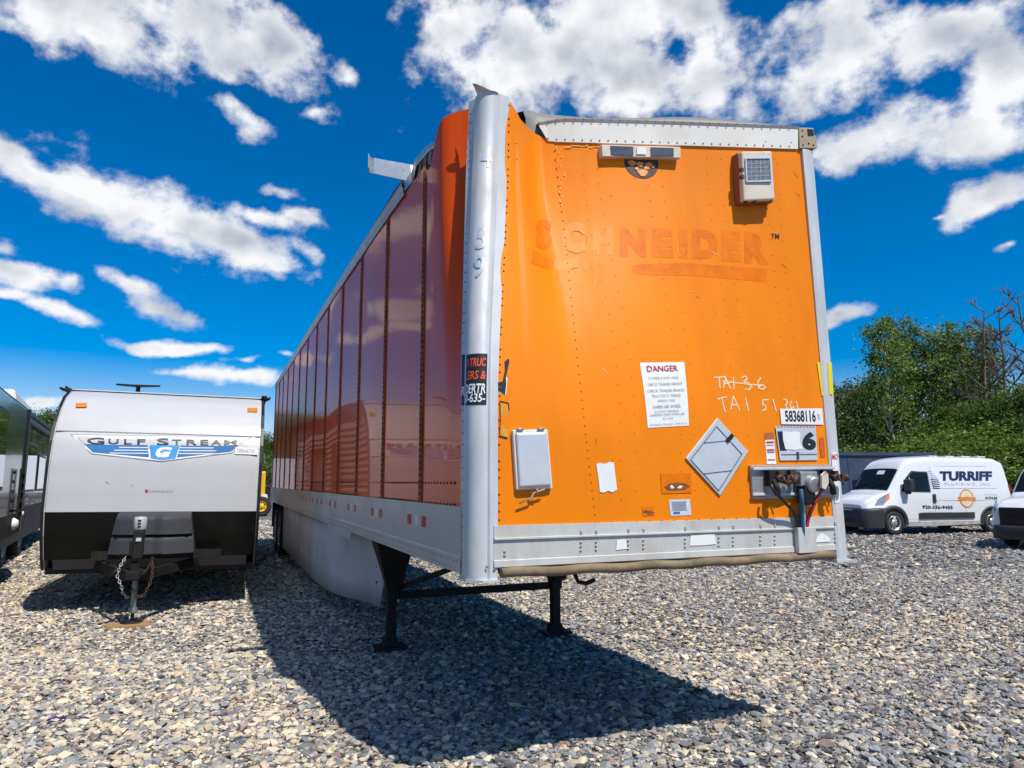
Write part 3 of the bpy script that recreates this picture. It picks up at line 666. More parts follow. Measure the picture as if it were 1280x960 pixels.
# aerodynamic skirt
rows = []
sk = [(.42, 3.75), (.41, 4.1), (.36, 4.55), (.27, 4.95), (.16, 5.4), (.07, 6.0), (.03, 6.8), (.02, 8), (.02, 10), (.02, 12.4)]
for i, (x, y) in enumerate(sk): rows.append([Vector((x + .02, y + .62 * (Z0 - z) / .86 * max(0, 1 - i / 4), z)) for z in (.28, .55, .85, Z0 - .002)])
mb = MB(); mb.grid(rows); sko = obj('side_skirt', mb, SKIRT, TR_); md = sko.modifiers.new('thick', 'SOLIDIFY'); md.thickness = .012
mb = MB(); mb.box((-.03, 3.75, Z0 - .07), (.0, 5.3, Z0 + .015)); obj('skirt_bracket', mb, ALU_SIDE, TR_, bevel=.004)
rv = MB()
for (x, y) in ((.41, 4.45), (.19, 5.4), (.06, 6.6), (.05, 7.6)):
    for z in (.55, .72): rivet(rv, Vector((x - .0 , y, z)), .016, (-1, 0, 0), .012)
obj('bolt', rv, BLACK, sko, kind='stuff')
# bogie
def wheel(parent, name, c, r, w, rim, nb=10, axis=(-1, 0, 0), rimmat=None, tm=RUBBER):
    mb = MB(); p = []
    for k in range(13):
        a = math.pi * k / 12; p.append((r - w * .28 * (1 - math.sin(a)) - .0, -w / 2 * math.cos(a)))
    p = [(rim, -w / 2 + .02)] + p + [(rim, w / 2 - .02)]
    mb.lathe(p, c, axis, 32); ty = obj(name, mb, tm, parent)
    mb = MB(); mb.lathe([(rim + .004, w / 2 - .02), (rim, w / 2 - .01), (rim * .93, w / 2 - .02), (rim * .86, w / 2 - .06), (rim * .5, w / 2 - .05), (rim * .42, w / 2 - .02), (rim * .3, w / 2 + .0), (.0, w / 2 + .005)], c, axis, 32)
    ri = obj('rim', mb, rimmat or BRIGHT, ty); ax = Vector(axis).normalized()
    mb = MB(); u = Vector((0, 0, 1)); v = ax.cross(u)
    for k in range(nb):
        a = 2 * math.pi * k / nb; q = Vector(c) + (u * math.cos(a) + v * math.sin(a)) * rim * .68 + ax * (w / 2 - .053); mb.lathe([(rim * .12, -.002), (rim * .12, .003), (0, .004)], q, axis, 8, False)
    obj('rim_hole', mb, BLACK, ri); return ty
for y in (13.55, 14.8):
    for x in (.17, .50, WT - .50, WT - .17): wheel(TR_, 'tyre', (x, y, .52), .52, .28, .29, axis=(-1, 0, 0) if x < 1.3 else (1, 0, 0), rimmat=STEEL)
    mb = MB(); mb.tube([(.1, y, .52), (WT - .1, y, .52)], .07, 10); obj('axle', mb, BLACK, TR_)
for x in (.75, WT - .75):
    mb = MB(); mb.box((x - .06, 12.6, .62), (x + .06, 15.8, Z0 + .05)); obj('frame_rail', mb, SOOT, TR_)
for x in (.32, WT - .32):
    mb = MB(); mb.box((x - .28, 15.55, .28), (x + .28, 15.565, Z0)); obj('mud_flap', mb, RUBBER, TR_)
mb = MB(); mb.box((.03, 15.9, .55), (.10, 15.98, Z0)); mb.box((WT - .1, 15.9, .55), (WT - .03, 15.98, Z0)); mb.box((.03, 15.9, .52), (WT - .03, 16.0, .62)); obj('rear_guard', mb, BLACK, TR_)

# --- things fixed to the front wall
def block(name, cs, m, depth, off=.0, parent=None, bevel=.004, label=None):
    """a box standing proud of the wall; cs are the pixel corners of its outer face"""
    mb = MB(); bk = []; fc = []; ys_l = []
    for c in cs:
        w = FW(*c, 0); d_ = w.y - off - depth; p_ = TF.at(*c, 1, d_); fc.append(p_); bk.append((p_.x, Dy(p_.x, p_.z) - off + .008, p_.z)); ys_l.append(d_)
    mb.hexa(bk, [tuple(p) for p in fc]); o = obj(name, mb, m, parent or TR_, bevel=bevel, label=label); return o, (cs, depth + off)
def yb(s_, c):
    w = FW(*c, 0); return w.y - s_[1]
def face_patch(name, cs, y, m, parent, t=.003, bevel=0):
    fc = [TF.at(*c, 1, yb(y, c) - t) for c in cs]; mb = MB(); mb.prism(fc, (0, t + .001, 0)); return obj(name, mb, m, parent, bevel=bevel)
lb, y = block('light_bar', [(752, 180.5), (851, 183.5), (851, 197.5), (753, 195.5)], CREAM, .04, bevel=.005)
face_patch('solar_cell', [(763, 182.3), (791.5, 183.2), (792, 194.2), (764, 192.8)], y, SOLAR, lb); face_patch('solar_cell', [(813.5, 184), (842, 185), (842.5, 195.2), (814, 194.6)], y, SOLAR, lb); face_patch('lens', [(796, 184), (808, 184.4), (808, 193), (796, 192.6)], y, PAPER, lb)
vb, y = block('vent_box', [(927, 189), (965, 188.5), (969, 249), (930, 251)], CREAM, .035, .045, bevel=.010)
bh, _ = block('back_plate', [(921.5, 191), (963, 190), (967, 252.5), (925.5, 254)], BROWN, .05, parent=vb)
wn = face_patch('window', [(933, 199.5), (961, 198.5), (962.5, 224.5), (934, 225.5)], y, mat('mesh_glass', (.16, .18, .20), .35, 0, .5, 60, .2, 200), vb, .004)
mb = MB()
for k in range(1, 5):
    u = k / 5; fq = lambda a, b_: TF.at(933 + 28 * a + 1.2 * b_, 199.5 - a + 26 * b_, 1, yb(y, (933 + 28 * a, 199.5 + 26 * b_)) - .0055); mb.beam(fq(u, 0), fq(u, 1), .0025, .002, (0, 1, 0)); mb.beam(fq(0, u), fq(1, u), .0025, .002, (0, 1, 0))
obj('grid_wire', mb, BRIGHT, wn, kind='stuff')
mb = MB(); c4 = [TF.at(*c, 1, yb(y, c) - .005) for c in ((932, 198), (962, 197.3), (964, 226), (933, 227))]
for i in range(4): mb.beam(c4[i], c4[(i + 1) % 4], .010, .010, (0, 1, 0))
obj('window_frame', mb, BRIGHT, vb)
mb = MB()
for p in ((934, 252), (946, 252), (965, 249)): q = TF.at(*p, 1, yb(y, p)); mb.box(q - Vector((.012, -.01, .0)), q + Vector((.012, .03, .025)))
for p in ((928.5, 212), (929, 221)): q = TF.at(*p, 1, yb(y, p)); mb.box(q - Vector((.016, .004, .012)), q + Vector((.006, .02, .012)))
obj('latch', mb, RUST, vb)
# round scorched emblem below the light bar
cc = FW(801.5, 204, 0); mb = MB(); mb.prism([onwall(cc + Vector((.116 * math.cos(a), 0, .116 * math.sin(a))), .003) for a in np.linspace(0, 2 * math.pi, 28, endpoint=False)], (0, .003, 0)); em = obj('emblem', mb, mat('scorched', (.055, .028, .018), .6, 0, .5, 30), TR_)
for dx, dz, r in ((-.066, -.005, .026), (-.01, -.012, .024), (.05, -.01, .022), (.0, -.075, .034), (.03, -.035, .018), (-.035, -.045, .014), (.075, -.025, .013)):
    mb = MB(); mb.prism([onwall(cc + Vector((dx + r * (1 + .25 * math.sin(3 * a + dx * 90)) * math.cos(a), 0, dz + r * .8 * math.sin(a))), .0075) for a in np.linspace(0, 2 * math.pi, 14, endpoint=False)], (0, .003, 0)); obj('emblem_spot', mb, mat('emblem_orange', (.78, .32, .09), .6, 0, .3, 40), em)
# faded company name
for s, x0_, x1_, y0_, y1_, sk_, m_ in (('S', 669.5, 690, 273, 311, 0, GHOST_D), ('C', 703, 731, 277, 316, 1, GHOST_P), ('H', 741, 766, 281, 318, 1, GHOST_P), ('N', 775, 807, 284, 320, 2, GHOST_D), ('E', 815, 841, 284.5, 321, 2, GHOST_M), ('I', 849, 859, 285, 322, 2, GHOST_M), ('D', 865, 897, 286, 323, 2, GHOST_D), ('E', 902, 926, 288, 326, 2, GHOST_M), ('R', 930.5, 960, 290, 329, 2, GHOST_D)):
    f = fquad([(x0_, y0_), (x1_, y0_ + sk_), (x1_ + .5, y1_ + sk_), (x0_ - .5, y1_)], (.0009 if x0_ > 740 else   .0048 if x0_ < 700 else .0034 if x0_ < 735 else .0014)); letter('faded_letter', s, f, m_, TR_, cut=10, bold=.075)
f = fquad([(963.5, 292), (973.5, 292.5), (973.5, 298.5), (963.5, 298)]); letter('lettering', 'TM', f, PRINT_BLACK, TR_, bold=.01)
def ribbon(name, up_, lo_, m, off=.0009, n=16):
    a = curve(up_, n); b_ = curve(lo_, n); mb = MB(); mb.grid([[FW(*p, off) for p in a], [FW((p[0] + q[0]) / 2, (p[1] + q[1]) / 2, off) for p, q in zip(a, b_)], [FW(*q, off) for q in b_]], False); return obj(name, mb, m, TR_)
ribbon('faded_swoosh', [(790, 333), (800, 330), (860, 329), (958, 336)], [(790, 341), (805, 344), (870, 345), (957.5, 352.5)], GHOST_D)
ribbon('faded_swoosh', [(666, 312), (680, 321), (692, 325)], [(664, 329), (678, 334.5), (692, 337)], GHOST_D, .0045)
ribbon('faded_swoosh', [(692, 325), (706, 326), (724, 321)], [(692, 337), (706, 339), (722, 334)], GHOST_P, .004)
# scrapes along the joint and under the top rail
SCR = mat('scraped_paint', (.86, .50, .16), .5, 0, .25, 40)
rq = random.Random(21)
for k in range(26):
    if k < 14: x, y = 697 + rq.uniform(-4, 5) + k * .4, 184 + k * 5.5
    else: x, y = 705 + (k - 14) * 4.5, 182.5 + rq.uniform(-1, 2)
    w_, h_ = (rq.uniform(.5, 1.6), rq.uniform(1, 4)) if k < 14 else (rq.uniform(2, 7), rq.uniform(.4, 1.2))
    fpoly('scrape', [(x, y), (x + w_, y + .3), (x + w_ * .8, y + h_), (x - .3, y + h_ * .8)], SCR, .0065)
SCD = mat('paint_scratch', (.52, .10, .004), .6, 0, .3, 40)
for k in range(34):
    x, y = rq.uniform(725, 1005), rq.uniform(205, 630); a, l_ = rq.uniform(-.6, 2.0), rq.uniform(3, 12)
    mb = MB(); A, B_ = FW(x, y, .0012), FW(x + l_ * math.cos(a), y + l_ * math.sin(a), .0012); mb.beam(A, B_, .001, rq.uniform(.002, .004), (B_ - A).cross(Vector((0, 1, 0)))); obj('scratch', mb, SCD if k % 3 else SCR, TR_)
# warning sign
f = fquad([(799.5, 453.5), (855, 452.5), (861, 532), (809.5, 535)], .004); ds = sticker('danger_sign', [(799.5, 453.5), (855, 452.5), (861, 532), (809.5, 535)], PAPER)
letter('lettering', 'DANGER', lambda u, v: f(.13 + .70 * u, .855 + .095 * v, .0055), PRINT_RED, ds, bold=.012)
for s, u0, u1, v0, hh in (('POWER 4-WAY AXLE', .14, .82, .735, .04), ('CHECK TRAILER HEIGHT', .08, .90, .635, .045), ('CHECK TRAILER BRAKES', .06, .94, .535, .045), ('TRACTOR TO TRAILER', .16, .84, .455, .045), ('BEING USED', .29, .70, .385, .035), ('WHEN AIR WHEEL', .15, .82, .285, .05), ('DO NOT HANDLE', .2, .76, .222, .035), ('LANDING GEAR WHEN AIR', .08, .90, .172, .035), ('IS ON', .38, .60, .112, .035), ('WARNING TRAILER OPERATOR', .04, .95, .03, .025)):
    letter('lettering', s, lambda u, v, u0=u0, u1=u1, v0=v0, hh=hh: f(u0 + (u1 - u0) * u, v0 + hh * v, .0055), PRINT_GREY, ds, res=1, bold=-.004)
# hazard placard holder
pc = [(895.6, 522.5), (934, 564.5), (899, 620), (856, 573)]
pts = [FW(*p, 0) for p in pc]; ctr = sum(pts, Vector()) / 4
mb = MB(); mb.prism([p + Vector((0, -.012, 0)) for p in pts], (0, .011, 0)); ph = obj('placard_holder', mb, BRIGHT, TR_, bevel=.004)
ins = [ctr + (p - ctr) * .82 + Vector((-.012, -.014, -.012)) for p in pts]
DK = mat('dark_seam', (.05, .05, .055), .6)
mb = MB()
for i in range(4): mb.beam(ins[i], ins[(i + 1) % 4], .003, .0035, (0, 1, 0))
for t in (.36, .74):
    a = ins[0].lerp(ins[3], t * 1.0 if t < .5 else 1); a = ins[0].lerp(ins[3], .5) if t < .5 else ins[3].lerp(ins[2], .45); b_ = ins[0].lerp(ins[1], .5) if t < .5 else ins[1].lerp(ins[2], .45); mb.beam(a, b_, .003, .0035, (0, 1, 0))
obj('flap_edge', mb, DK, ph)
mb = MB(); a, b_ = FW(906.5, 552, .016), FW(914, 543.5, .016); mb.beam(a, b_, .026, .008, (0, 1, 0)); obj('latch', mb, BLACK, ph, bevel=.002)
# document box with its wire latch
db, y = block('document_box', [(641, 537.5), (685, 536.5), (691, 610.5), (646, 612.5)], WHITE_AL, .03, bevel=.006)
fc = [TF.at(*c, 1, yb(y, c) - .016) for c in ((646, 542), (683, 541), (688, 606), (650, 608.5))]; bc = [TF.at(*c, 1, yb(y, c) + .001) for c in ((643.5, 540), (684, 539), (689.5, 608.5), (648, 610.5))]
mb = MB(); mb.hexa([tuple(p) for p in bc], [tuple(p) for p in fc]); obj('lid', mb, BRIGHT, db, bevel=.008)
mb = MB()
for a, b_ in (((646, 536.8), (654, 536.6)), ((672, 536.4), (680, 536.2))): mb.tube([TF.at(*a, 1, yb(y, a) - .006), TF.at(*b_, 1, yb(y, b_) - .006)], .008, 8)
obj('hinge', mb, STEEL, db)
mb = MB(); mb.tube([FW(646, 629, .03), FW(661, 622, .035), FW(664, 616, .04), FW(677, 611.5, .04)], .0055, 6); mb.tube([FW(661, 617, .03), FW(668, 615, .045), FW(667, 611, .045)], .006, 6); obj('handle', mb, TAN, db)
# stickers and marks
fpoly('paint_patch', [(745, 580), (750, 578.5), (756, 580), (761, 577.5), (767, 578), (768.5, 592), (771, 612), (765, 615.5), (760, 613.5), (754, 616), (749.5, 615), (748, 600)], CREAM if False else PAPER, label='ragged white paint patch on the orange wall')
bs_ = sticker('sticker', [(835.6, 624.7), (862, 623.8), (863.8, 643.8), (838, 645)], mat('pale_blue_label', (.55, .62, .68), .5, 0, .15, 40))
f2 = fquad([(835.6, 624.7), (862, 623.8), (863.8, 643.8), (838, 645)])
mb = MB()
for v in (.84, .74, .64, .54, .44, .34): mb.prism([f2(.12, v, .006), f2(.80, v, .006), f2(.80, v + .03, .006), f2(.12, v + .03, .006)], (0, .001, 0))
obj('print_line', mb, PRINT_GREY, bs_); mb = MB(); mb.prism([f2(.15, .14, .006), f2(.45, .14, .006), f2(.45, .24, .006), f2(.15, .24, .006)], (0, .001, 0)); obj('print_mark', mb, mat('blue_print', (.03, .13, .35)), bs_)
sticker('sticker', [(825, 592), (863, 591.5), (864.5, 616), (827, 617)], GHOST_D, .0035)
fpoly('old_mark', [(830, 609), (836, 604.5), (846, 603), (856, 604), (862, 608), (856, 611.5), (845, 613), (834, 612.5)], mat('burnt_mark', (.22, .07, .012), .6, 0, .4, 40), .005)
for p in ([(836.5, 608), (839, 606), (842.5, 609.5), (839, 611)], [(845.5, 610), (849, 607), (853.5, 607.5), (850, 610.5)]): fpoly('old_mark', p, PAPER, .006)
fpoly('old_mark', [(803, 640), (806, 637.5), (813, 638.5), (818, 641), (811, 643.5)], mat('burnt_mark', (.22, .07, .012)), .004)
sticker('sticker', [(802, 634), (817, 633), (818, 643.8), (804, 645)], GHOST_M, .003)
rs = sticker('sticker', [(956, 549.5), (967.3, 549), (970, 580), (958.3, 580)], PAPER); f3 = fquad([(956, 549.5), (967.3, 549), (970, 580), (958.3, 580)])
mb = MB()
for v, h_ in ((.86, .06), (.76, .02), (.55, .05), (.47, .03), (.16, .03)): mb.prism([f3(.1, v, .006), f3(.9, v, .006), f3(.9, v + h_, .006), f3(.1, v + h_, .006)], (0, .001, 0))
obj('print_line', mb, PRINT_RED, rs)
sticker('sticker', [(955.7, 541), (966.5, 540.5), (967.3, 549), (956, 549.5)], mat('brown_label', (.42, .12, .02), .6), .004)
sticker('old_mark', [(1023.5, 547), (1029.5, 547), (1031.5, 571), (1025.5, 571.5)], mat('rust_mark', (.58, .11, .01), .6, 0, .3, 50), .004)
lt_c = [(974, 511), (1027, 510.5), (1028.5, 531), (976, 530.3)]
lt = sticker('sticker', lt_c, PAPER, .006); f4 = fquad(lt_c, .006)
letter('lettering', '58368116', lambda u, v: f4(.10 + .72 * u, .17 + .72 * v, .0078), PRINT_BLACK, lt, bold=.02)
letter('lettering', 'X', lambda u, v: f4(.86 + .07 * u, .30 + .36 * v, .0078), PRINT_GREY, lt)
np_c = [(968, 532.5), (1018.5, 532.5), (1021, 575), (974, 575.6)]
npl = sticker('number_plate', np_c, BRIGHT, .008); f5 = fquad(np_c, .008)
letter('lettering', '1', lambda u, v: f5(.03 + .17 * u, .28 + .56 * v, .0095), PRINT_BLACK, npl, bold=.06); letter('lettering', '6', lambda u, v: f5(.62 + .36 * u, .29 + .54 * v, .0095), PRINT_BLACK, npl, bold=.06)
letter('lettering', '3', lambda u, v: f5(.24 + .3 * u, .29 + .54 * v, .0095), PRINT_BLACK, npl, bold=.06)
mb = MB(); mb.prism([f5(a, b_, .0105) for a, b_ in ((.155, .84), (.35, .825), (.50, .845), (.585, .82), (.565, .58), (.60, .33), (.40, .30), (.17, .33), (.14, .6))], (0, .001, 0)); obj('cover_label', mb, PAPER, npl)
mb = MB(); mb.beam(f5(.05, .17, .010), f5(.98, .17, .010), .003, .004); mb.box(f5(.44, .02, .014), f5(.50, .24, .008)); obj('flap_edge', mb, DK, npl)
mb = MB()
for k in range(12): mb.box(f5(.04 + .08 * k, .965, .010), f5(.085 + .08 * k, .985, .008))
obj('hinge', mb, mat('rust_brown', (.35, .12, .04)), npl)
sticker('sticker', [(1020.6, 453), (1028, 453), (1032, 494.5), (1026.5, 495)], YELLOW, .005)
# yellow wrap and white label on the right post
def pp(px, py): p = TF.at(px, py, 1, -.017); return p
def post_label(cs, m):
    mb = MB(); mb.prism([pp(*c) for c in cs], (0, .002, 0)); return obj('sticker', mb, m, rp)
post_label([(1034.5, 453), (1039.5, 453), (1042, 493), (1036.5, 493)], YELLOW)
wl = post_label([(1039, 565), (1046.5, 565), (1050.5, 628), (1044, 629)], PAPER)
letter('lettering', 'MO', lambda u, v: TF.at(1040.3 + 7 * u, 574.5 - 7 * v, 1, -.019), PRINT_RED, rp, bold=.01)
# gladhand panel with air and electric connections
gp_c = [(938, 581.5), (1040, 581), (1042.5, 622), (942, 623.5)]
y = -.022; fc = [TF.at(*c, 1, y) for c in gp_c]; mb = MB(); mb.hexa([(p.x, .004, p.z) for p in fc], [tuple(p) for p in fc]); gp = obj('connection_panel', mb, STEEL, TR_, bevel=.004)
mb = MB(); a, b_ = TF.at(938.5, 586, 1, y), TF.at(1040, 585, 1, y); mb.beam(a + Vector((0, -.012, 0)), b_ + Vector((0, -.012, 0)), .03, .018, (0, 0, 1)); mb.beam(TF.at(941, 618, 1, y - .004), TF.at(1041, 617, 1, y - .004), .012, .018); obj('panel_flange', mb, ALU, gp, bevel=.003)
def g(px, py, d): return TF.at(px, py, 1, y - d)
for k, (px, py, m_) in enumerate(((962, 598, RUST), (1031, 597, RUST))):
    mb = MB(); c = g(px, py, 0); mb.box(c - Vector((.045, .05, .05)), c + Vector((.03, 0, .055))); mb.tube([c + Vector((-.01, -.04, -.01)), c + Vector((-.01, -.07, -.06)), c + Vector((.005, -.06, -.11))], .022, 8); gh = obj('gladhand', mb, BLACK, gp, bevel=.008)
    mb = MB(); q = c + Vector((.02, -.06, .0)); mb.lathe([(.010, .025), (.022, .025), (.026, .010), (.026, -.005), (.016, -.02), (.016, -.05)], q, (0, -1, 0), 14); mb.tube([q, q + Vector((.03, -.0, -.004)), q + Vector((.05, .004, .0)), q + Vector((.09, .0, .0))], [.021, .016, .020, .018], 8); mb.box(q + Vector((.045, -.025, -.022)), q + Vector((.06, .022, .022))); mb.box(q + Vector((-.01, -.02, .02)), q + Vector((.02, .01, .045))); mb.tube([q + Vector((.02, -.02, .0)), q + Vector((.05, -.03, -.05))], .006, 6); obj('coupling', mb, m_, gh)
    mb = MB(); mb.lathe([(.018, .0), (.026, .006), (.026, .018), (.018, .03)], q + Vector((.09, 0, 0)), (1, 0, 0), 12); obj('seal', mb, RUST, gh)
mb = MB(); c = g(1005, 600, 0); mb.box(c - Vector((.085, .06, .04)), c + Vector((.06, 0, .055))); mb.lathe([(.055, 0), (.055, .09), (.045, .10), (0, .10)], c + Vector((0, 0, -.01)), (0, -1, -.25), 18); so = obj('electric_socket', mb, STEEL, gp, bevel=.006)
mb = MB(); mb.prism([c + Vector(q) for q in ((.02, -.115, -.05), (.065, -.10, -.06), (.10, -.095, -.02), (.095, -.10, .04), (.06, -.115, .055), (.02, -.118, .03))], (.004, -.012, .0)); obj('socket_cap', mb, CREAM, so)
mb = MB(); mb.box(c - Vector((.07, .075, .16)), c + Vector((.02, 0, -.03))); obj('socket_body', mb, BLACK, so, bevel=.01)
mb = MB(); mb.prism([g(988, 589, .03), g(994, 587, .03), g(997, 594, .03), g(990, 600, .03)], (0, .02, 0)); mb.tube([g(975, 600, .06), g(985, 603, .06), g(994, 600, .06), g(996, 594, .05)], .018, 8); obj('coupling', mb, RUST, gp)
mb = MB(); mb.box(TF.at(997.5, 659.5, 1, -.05), TF.at(1016, 690, 1, -.012) + Vector((.0, .0, .0))); cb = obj('conduit', mb, ALU_RAIL, TR_, bevel=.003)
BLUE_H = mat('blue_hose', (.02, .10, .16), .5); RED_H = mat('red_hose', (.42, .03, .05), .5)
top_c = TF.at(1003, 661, 1, -.032)
def hose(pts, m, r=.011):
    p = [Vector(q) for q in pts]; out = []
    for i in range(len(p) - 1):
        a, b_, c_, d_ = p[max(i-1, 0)], p[i], p[i+1], p[min(i+2, len(p)-1)]
        for k in range(6):
            t = k / 6; out.append(.5 * ((2*b_) + (c_-a)*t + (2*a-5*b_+4*c_-d_)*t*t + (-a+3*b_-3*c_+d_)*t**3))
    out.append(p[-1]); mb = MB(); mb.tube(out, r, 8); return obj('hose', mb, m, TR_)
hose([g(964, 606, .07), g(967, 613, .085), g(980, 627, .07), g(994, 644, .03), top_c + Vector((-.02, 0, -.05))], PRINT_BLACK, .011)
hose([g(1001, 612, .05), g(1002, 625, .06), g(1002, 645, .03), top_c + Vector((0, 0, -.06))], BLUE_H, .017)
hose([g(1004, 620, .04), g(1005, 640, .03), top_c + Vector((.012, 0, -.06))], BRIGHT, .008)
hose([g(1028, 606, .07), g(1026, 614, .08), g(1017, 632, .06), g(1010, 650, .02), top_c + Vector((.03, 0, -.05))], RED_H, .012)
# chalk numbers
def chalk(strokes, ox, oy, s=5.647, w=.0085):
    for st in strokes:
        mb = MB(); P = [FW(ox + a / s, oy + b_ / s, .0018) for a, b_ in st]
        for i in range(len(P) - 1): mb.beam(P[i], P[i+1] + (P[i+1] - P[i]).normalized() * .004, w, .002, (0, 1, 0)) if False else mb.beam(P[i], P[i+1] + (P[i+1] - P[i]).normalized() * .004, .001, w, (P[i+1] - P[i]).cross(Vector((0, 1, 0))))
        obj('chalk_stroke', mb, CHALK, TR_)
chalk([[(68, 68), (110, 65), (148, 62)], [(105, 65), (108, 100), (112, 140)], [(135, 140), (150, 70), (185, 145)], [(140, 112), (175, 108)], [(205, 65), (210, 148)], [(130, 95), (230, 105), (330, 118), (405, 120)], [(262, 68), (290, 58), (305, 75), (280, 98), (310, 105), (335, 130), (315, 155), (290, 150)], [(400, 68), (378, 100), (382, 140), (410, 152), (432, 138), (415, 120), (388, 128)]], 880, 460)
chalk([[(92, 222), (125, 210), (160, 205)], [(125, 210), (135, 260), (148, 308)], [(188, 290), (205, 200), (250, 298)], [(195, 262), (232, 258)], [(290, 212), (312, 300)], [(455, 225), (415, 225), (412, 258), (432, 265), (435, 290), (412, 302)], [(485, 222), (508, 302)], [(558, 225), (580, 222), (588, 245), (572, 262), (585, 285)], [(618, 235), (605, 262), (612, 288), (632, 275)], [(650, 235), (660, 285)]], 880, 460)

# ================================================================== white travel trailer
RA = R(21); RW = 2.55
_c, _s = math.cos(RA), math.sin(RA); _l, _r = (60 - 640) / F, (327 - 640) / F
_Y = (RW * _c - _r * RW * _s) / (_r - _l); RLOC = Vector((_l * _Y, _Y, 0)); RROT = (0, R(.5), RA); RF = Frame(RLOC, RROT)
RV = thing('travel_trailer', 'white travel trailer with black lower front and grey propane cover', 'travel trailer', RLOC, RROT)
GEL = mat('white_gelcoat', (.53, .535, .54), .28, 0, .03, 2, 0, 60, .3, (.42, .41, .38), .25, 1.5, wave=.04)
GELB = mat('black_gelcoat', (.006, .008, .006), .35, 0, .2, 4, 0, 60, .0, (.02, .02, .018), .4, 3, spec=.25)
SIDING = mat('white_siding', (.62, .62, .62), .4, 0, .04, 2); TRIM_B = mat('black_trim', (.012, .012, .012), .4)
GREYP = mat('grey_plastic', (.045, .048, .054), .6, 0, .12, 5, .05, 80, spec=.25)
prof = [(.30, .56), (.20, .70), (.07, 1.0), (.0, 1.30), (.0, 1.60), (.02, 1.95), (.08, 2.20), (.20, 2.45), (.36, 2.65), (.58, 2.82), (.85, 2.93), (1.1, 2.965)]
def gy(z): return interp(z, [p[1] for p in prof], [p[0] for p in prof])
def RP(px, py, off=.006):
    y = 0.0
    for _ in range(12):
        p = RF.at(px, py, 1, y); y = gy(p.z)
    return Vector((p.x, y - off, p.z))
ZB = 1.30
def fpanel(z0, z1, m, name, n=16):
    mb = MB(); zs = np.linspace(z0, z1, n)
    mb.grid([[Vector((x, gy(z) + .05 * max(0, abs(x / RW - .5) * 2 - .86) ** 1.5 * 8, z)) for x in np.linspace(.03, RW - .03, 21)] for z in zs]); return obj(name, mb, m, RV)
fpanel(ZB, 2.33, GEL, 'front_panel'); fpanel(2.336, 2.965, GEL, 'front_cap'); fpanel(.70, ZB - .004, GELB, 'lower_panel')
mb = MB(); mb.grid([[Vector((x, gy(z), z)) for x in np.linspace(.12, RW - .12, 5)] for z in (.56, .62, .696)]); obj('skirt_panel', mb, mat('grey_skirt', (.07, .07, .075), .5), RV)
mb = MB(); mb.beam((.03, gy(2.333) - .003, 2.333), (RW - .03, gy(2.333) - .003, 2.333), .012, .012); obj('seam_trim', mb, mat('grey_trim', (.45, .45, .46), .5), RV)
LR = 8.2
for x, sgn in ((0, -1), (RW, 1)):
    poly = [(y + .02, z) for y, z in prof] + [(LR, 2.965), (LR, .56)]
    mb = MB(); mb.prism([Vector((x - sgn * .025, y, z)) for y, z in poly], (sgn * .02, 0, 0)); sd = obj('side_wall', mb, SIDING, RV)
    for k in range(20):                                              # lap siding boards
        z = .60 + k * .105
        y0 = gy(z) + .1 if z < 2.5 else gy(z) + .12
        mb = MB(); mb.prism([Vector((x - sgn * .004, y0, z)), Vector((x + sgn * .016, y0, z)), Vector((x - sgn * .002, y0, z + .104))], (0, LR - y0 - .02, 0)); obj('siding_board', mb, SIDING, sd)
    mb = MB(); pts = [Vector((x - sgn * .01, y - .006, z)) for y, z in prof]
    rows = [[p + Vector((dx, dy, 0)) for dx, dy in ((-sgn * .012, -.005), (sgn * .022, -.006), (sgn * .026, .06))] for p in pts]; mb.grid(rows, False); obj('edge_trim', mb, TRIM_B, RV)
    mb = MB(); mb.box((x - .03, .8, 2.965), (x + sgn * .05, LR, 2.99)); obj('gutter', mb, TRIM_B, RV)
    mb = MB(); mb.prism([Vector((x, .80, 2.93)), Vector((x + sgn * .10, .70, 2.95)), Vector((x + sgn * .09, .78, 2.93)), Vector((x, 1.0, 2.90))], (0, .04, .02)); obj('gutter_spout', mb, TRIM_B, RV)
    for k, (y0, y1, z0, z1) in enumerate(((2.0, 3.0, 1.6, 2.4), (4.4, 5.6, 1.6, 2.4), (6.6, 7.2, 1.7, 2.3))):
        mb = MB(); mb.box((x - .01, y0, z0), (x + sgn * .03, y1, z1)); w_ = obj('window', mb, TRIM_B, RV); mb = MB(); mb.box((x, y0 + .05, z0 + .05), (x + sgn * .034, y1 - .05, z1 - .05)); obj('pane', mb, SOLAR, w_)
    for y in (4.7, 5.6): wheel(RV, 'tyre', (x - sgn * .18, y, .36), .36, .22, .2, axis=(sgn, 0, 0))
mb = MB(); mb.box((.0, 1.0, 2.966), (RW, LR, 2.98)); obj('roof', mb, SIDING, RV)
mb = MB(); mb.box((.02, .35, .50), (RW - .02, LR, .58)); obj('underfloor', mb, SOOT, RV)
mb = MB(); mb.box((.02, LR - .02, .56), (RW - .02, LR, 2.965)); obj('rear_wall', mb, SIDING, RV)
# marker lights
for px in ((95.5, 108, 504, 509), (310, 321, 510, 514.5)):
    a, b_ = RP(px[0], px[3], .03), RP(px[1], px[2], .012); mb = MB(); mb.hexa([RP(px[0] - 1, px[3] + .5, .0), RP(px[1] + 1, px[3] + .5, .0), RP(px[1] + 1, px[2] - .5, .0), RP(px[0] - 1, px[2] - .5, .0)], [RP(px[0], px[3], .03), RP(px[1], px[3], .03), RP(px[1] - 1.5, px[2], .025), RP(px[0] + 1.5, px[2], .025)]); obj('marker_light', mb, AMBER, RV, bevel=.005)
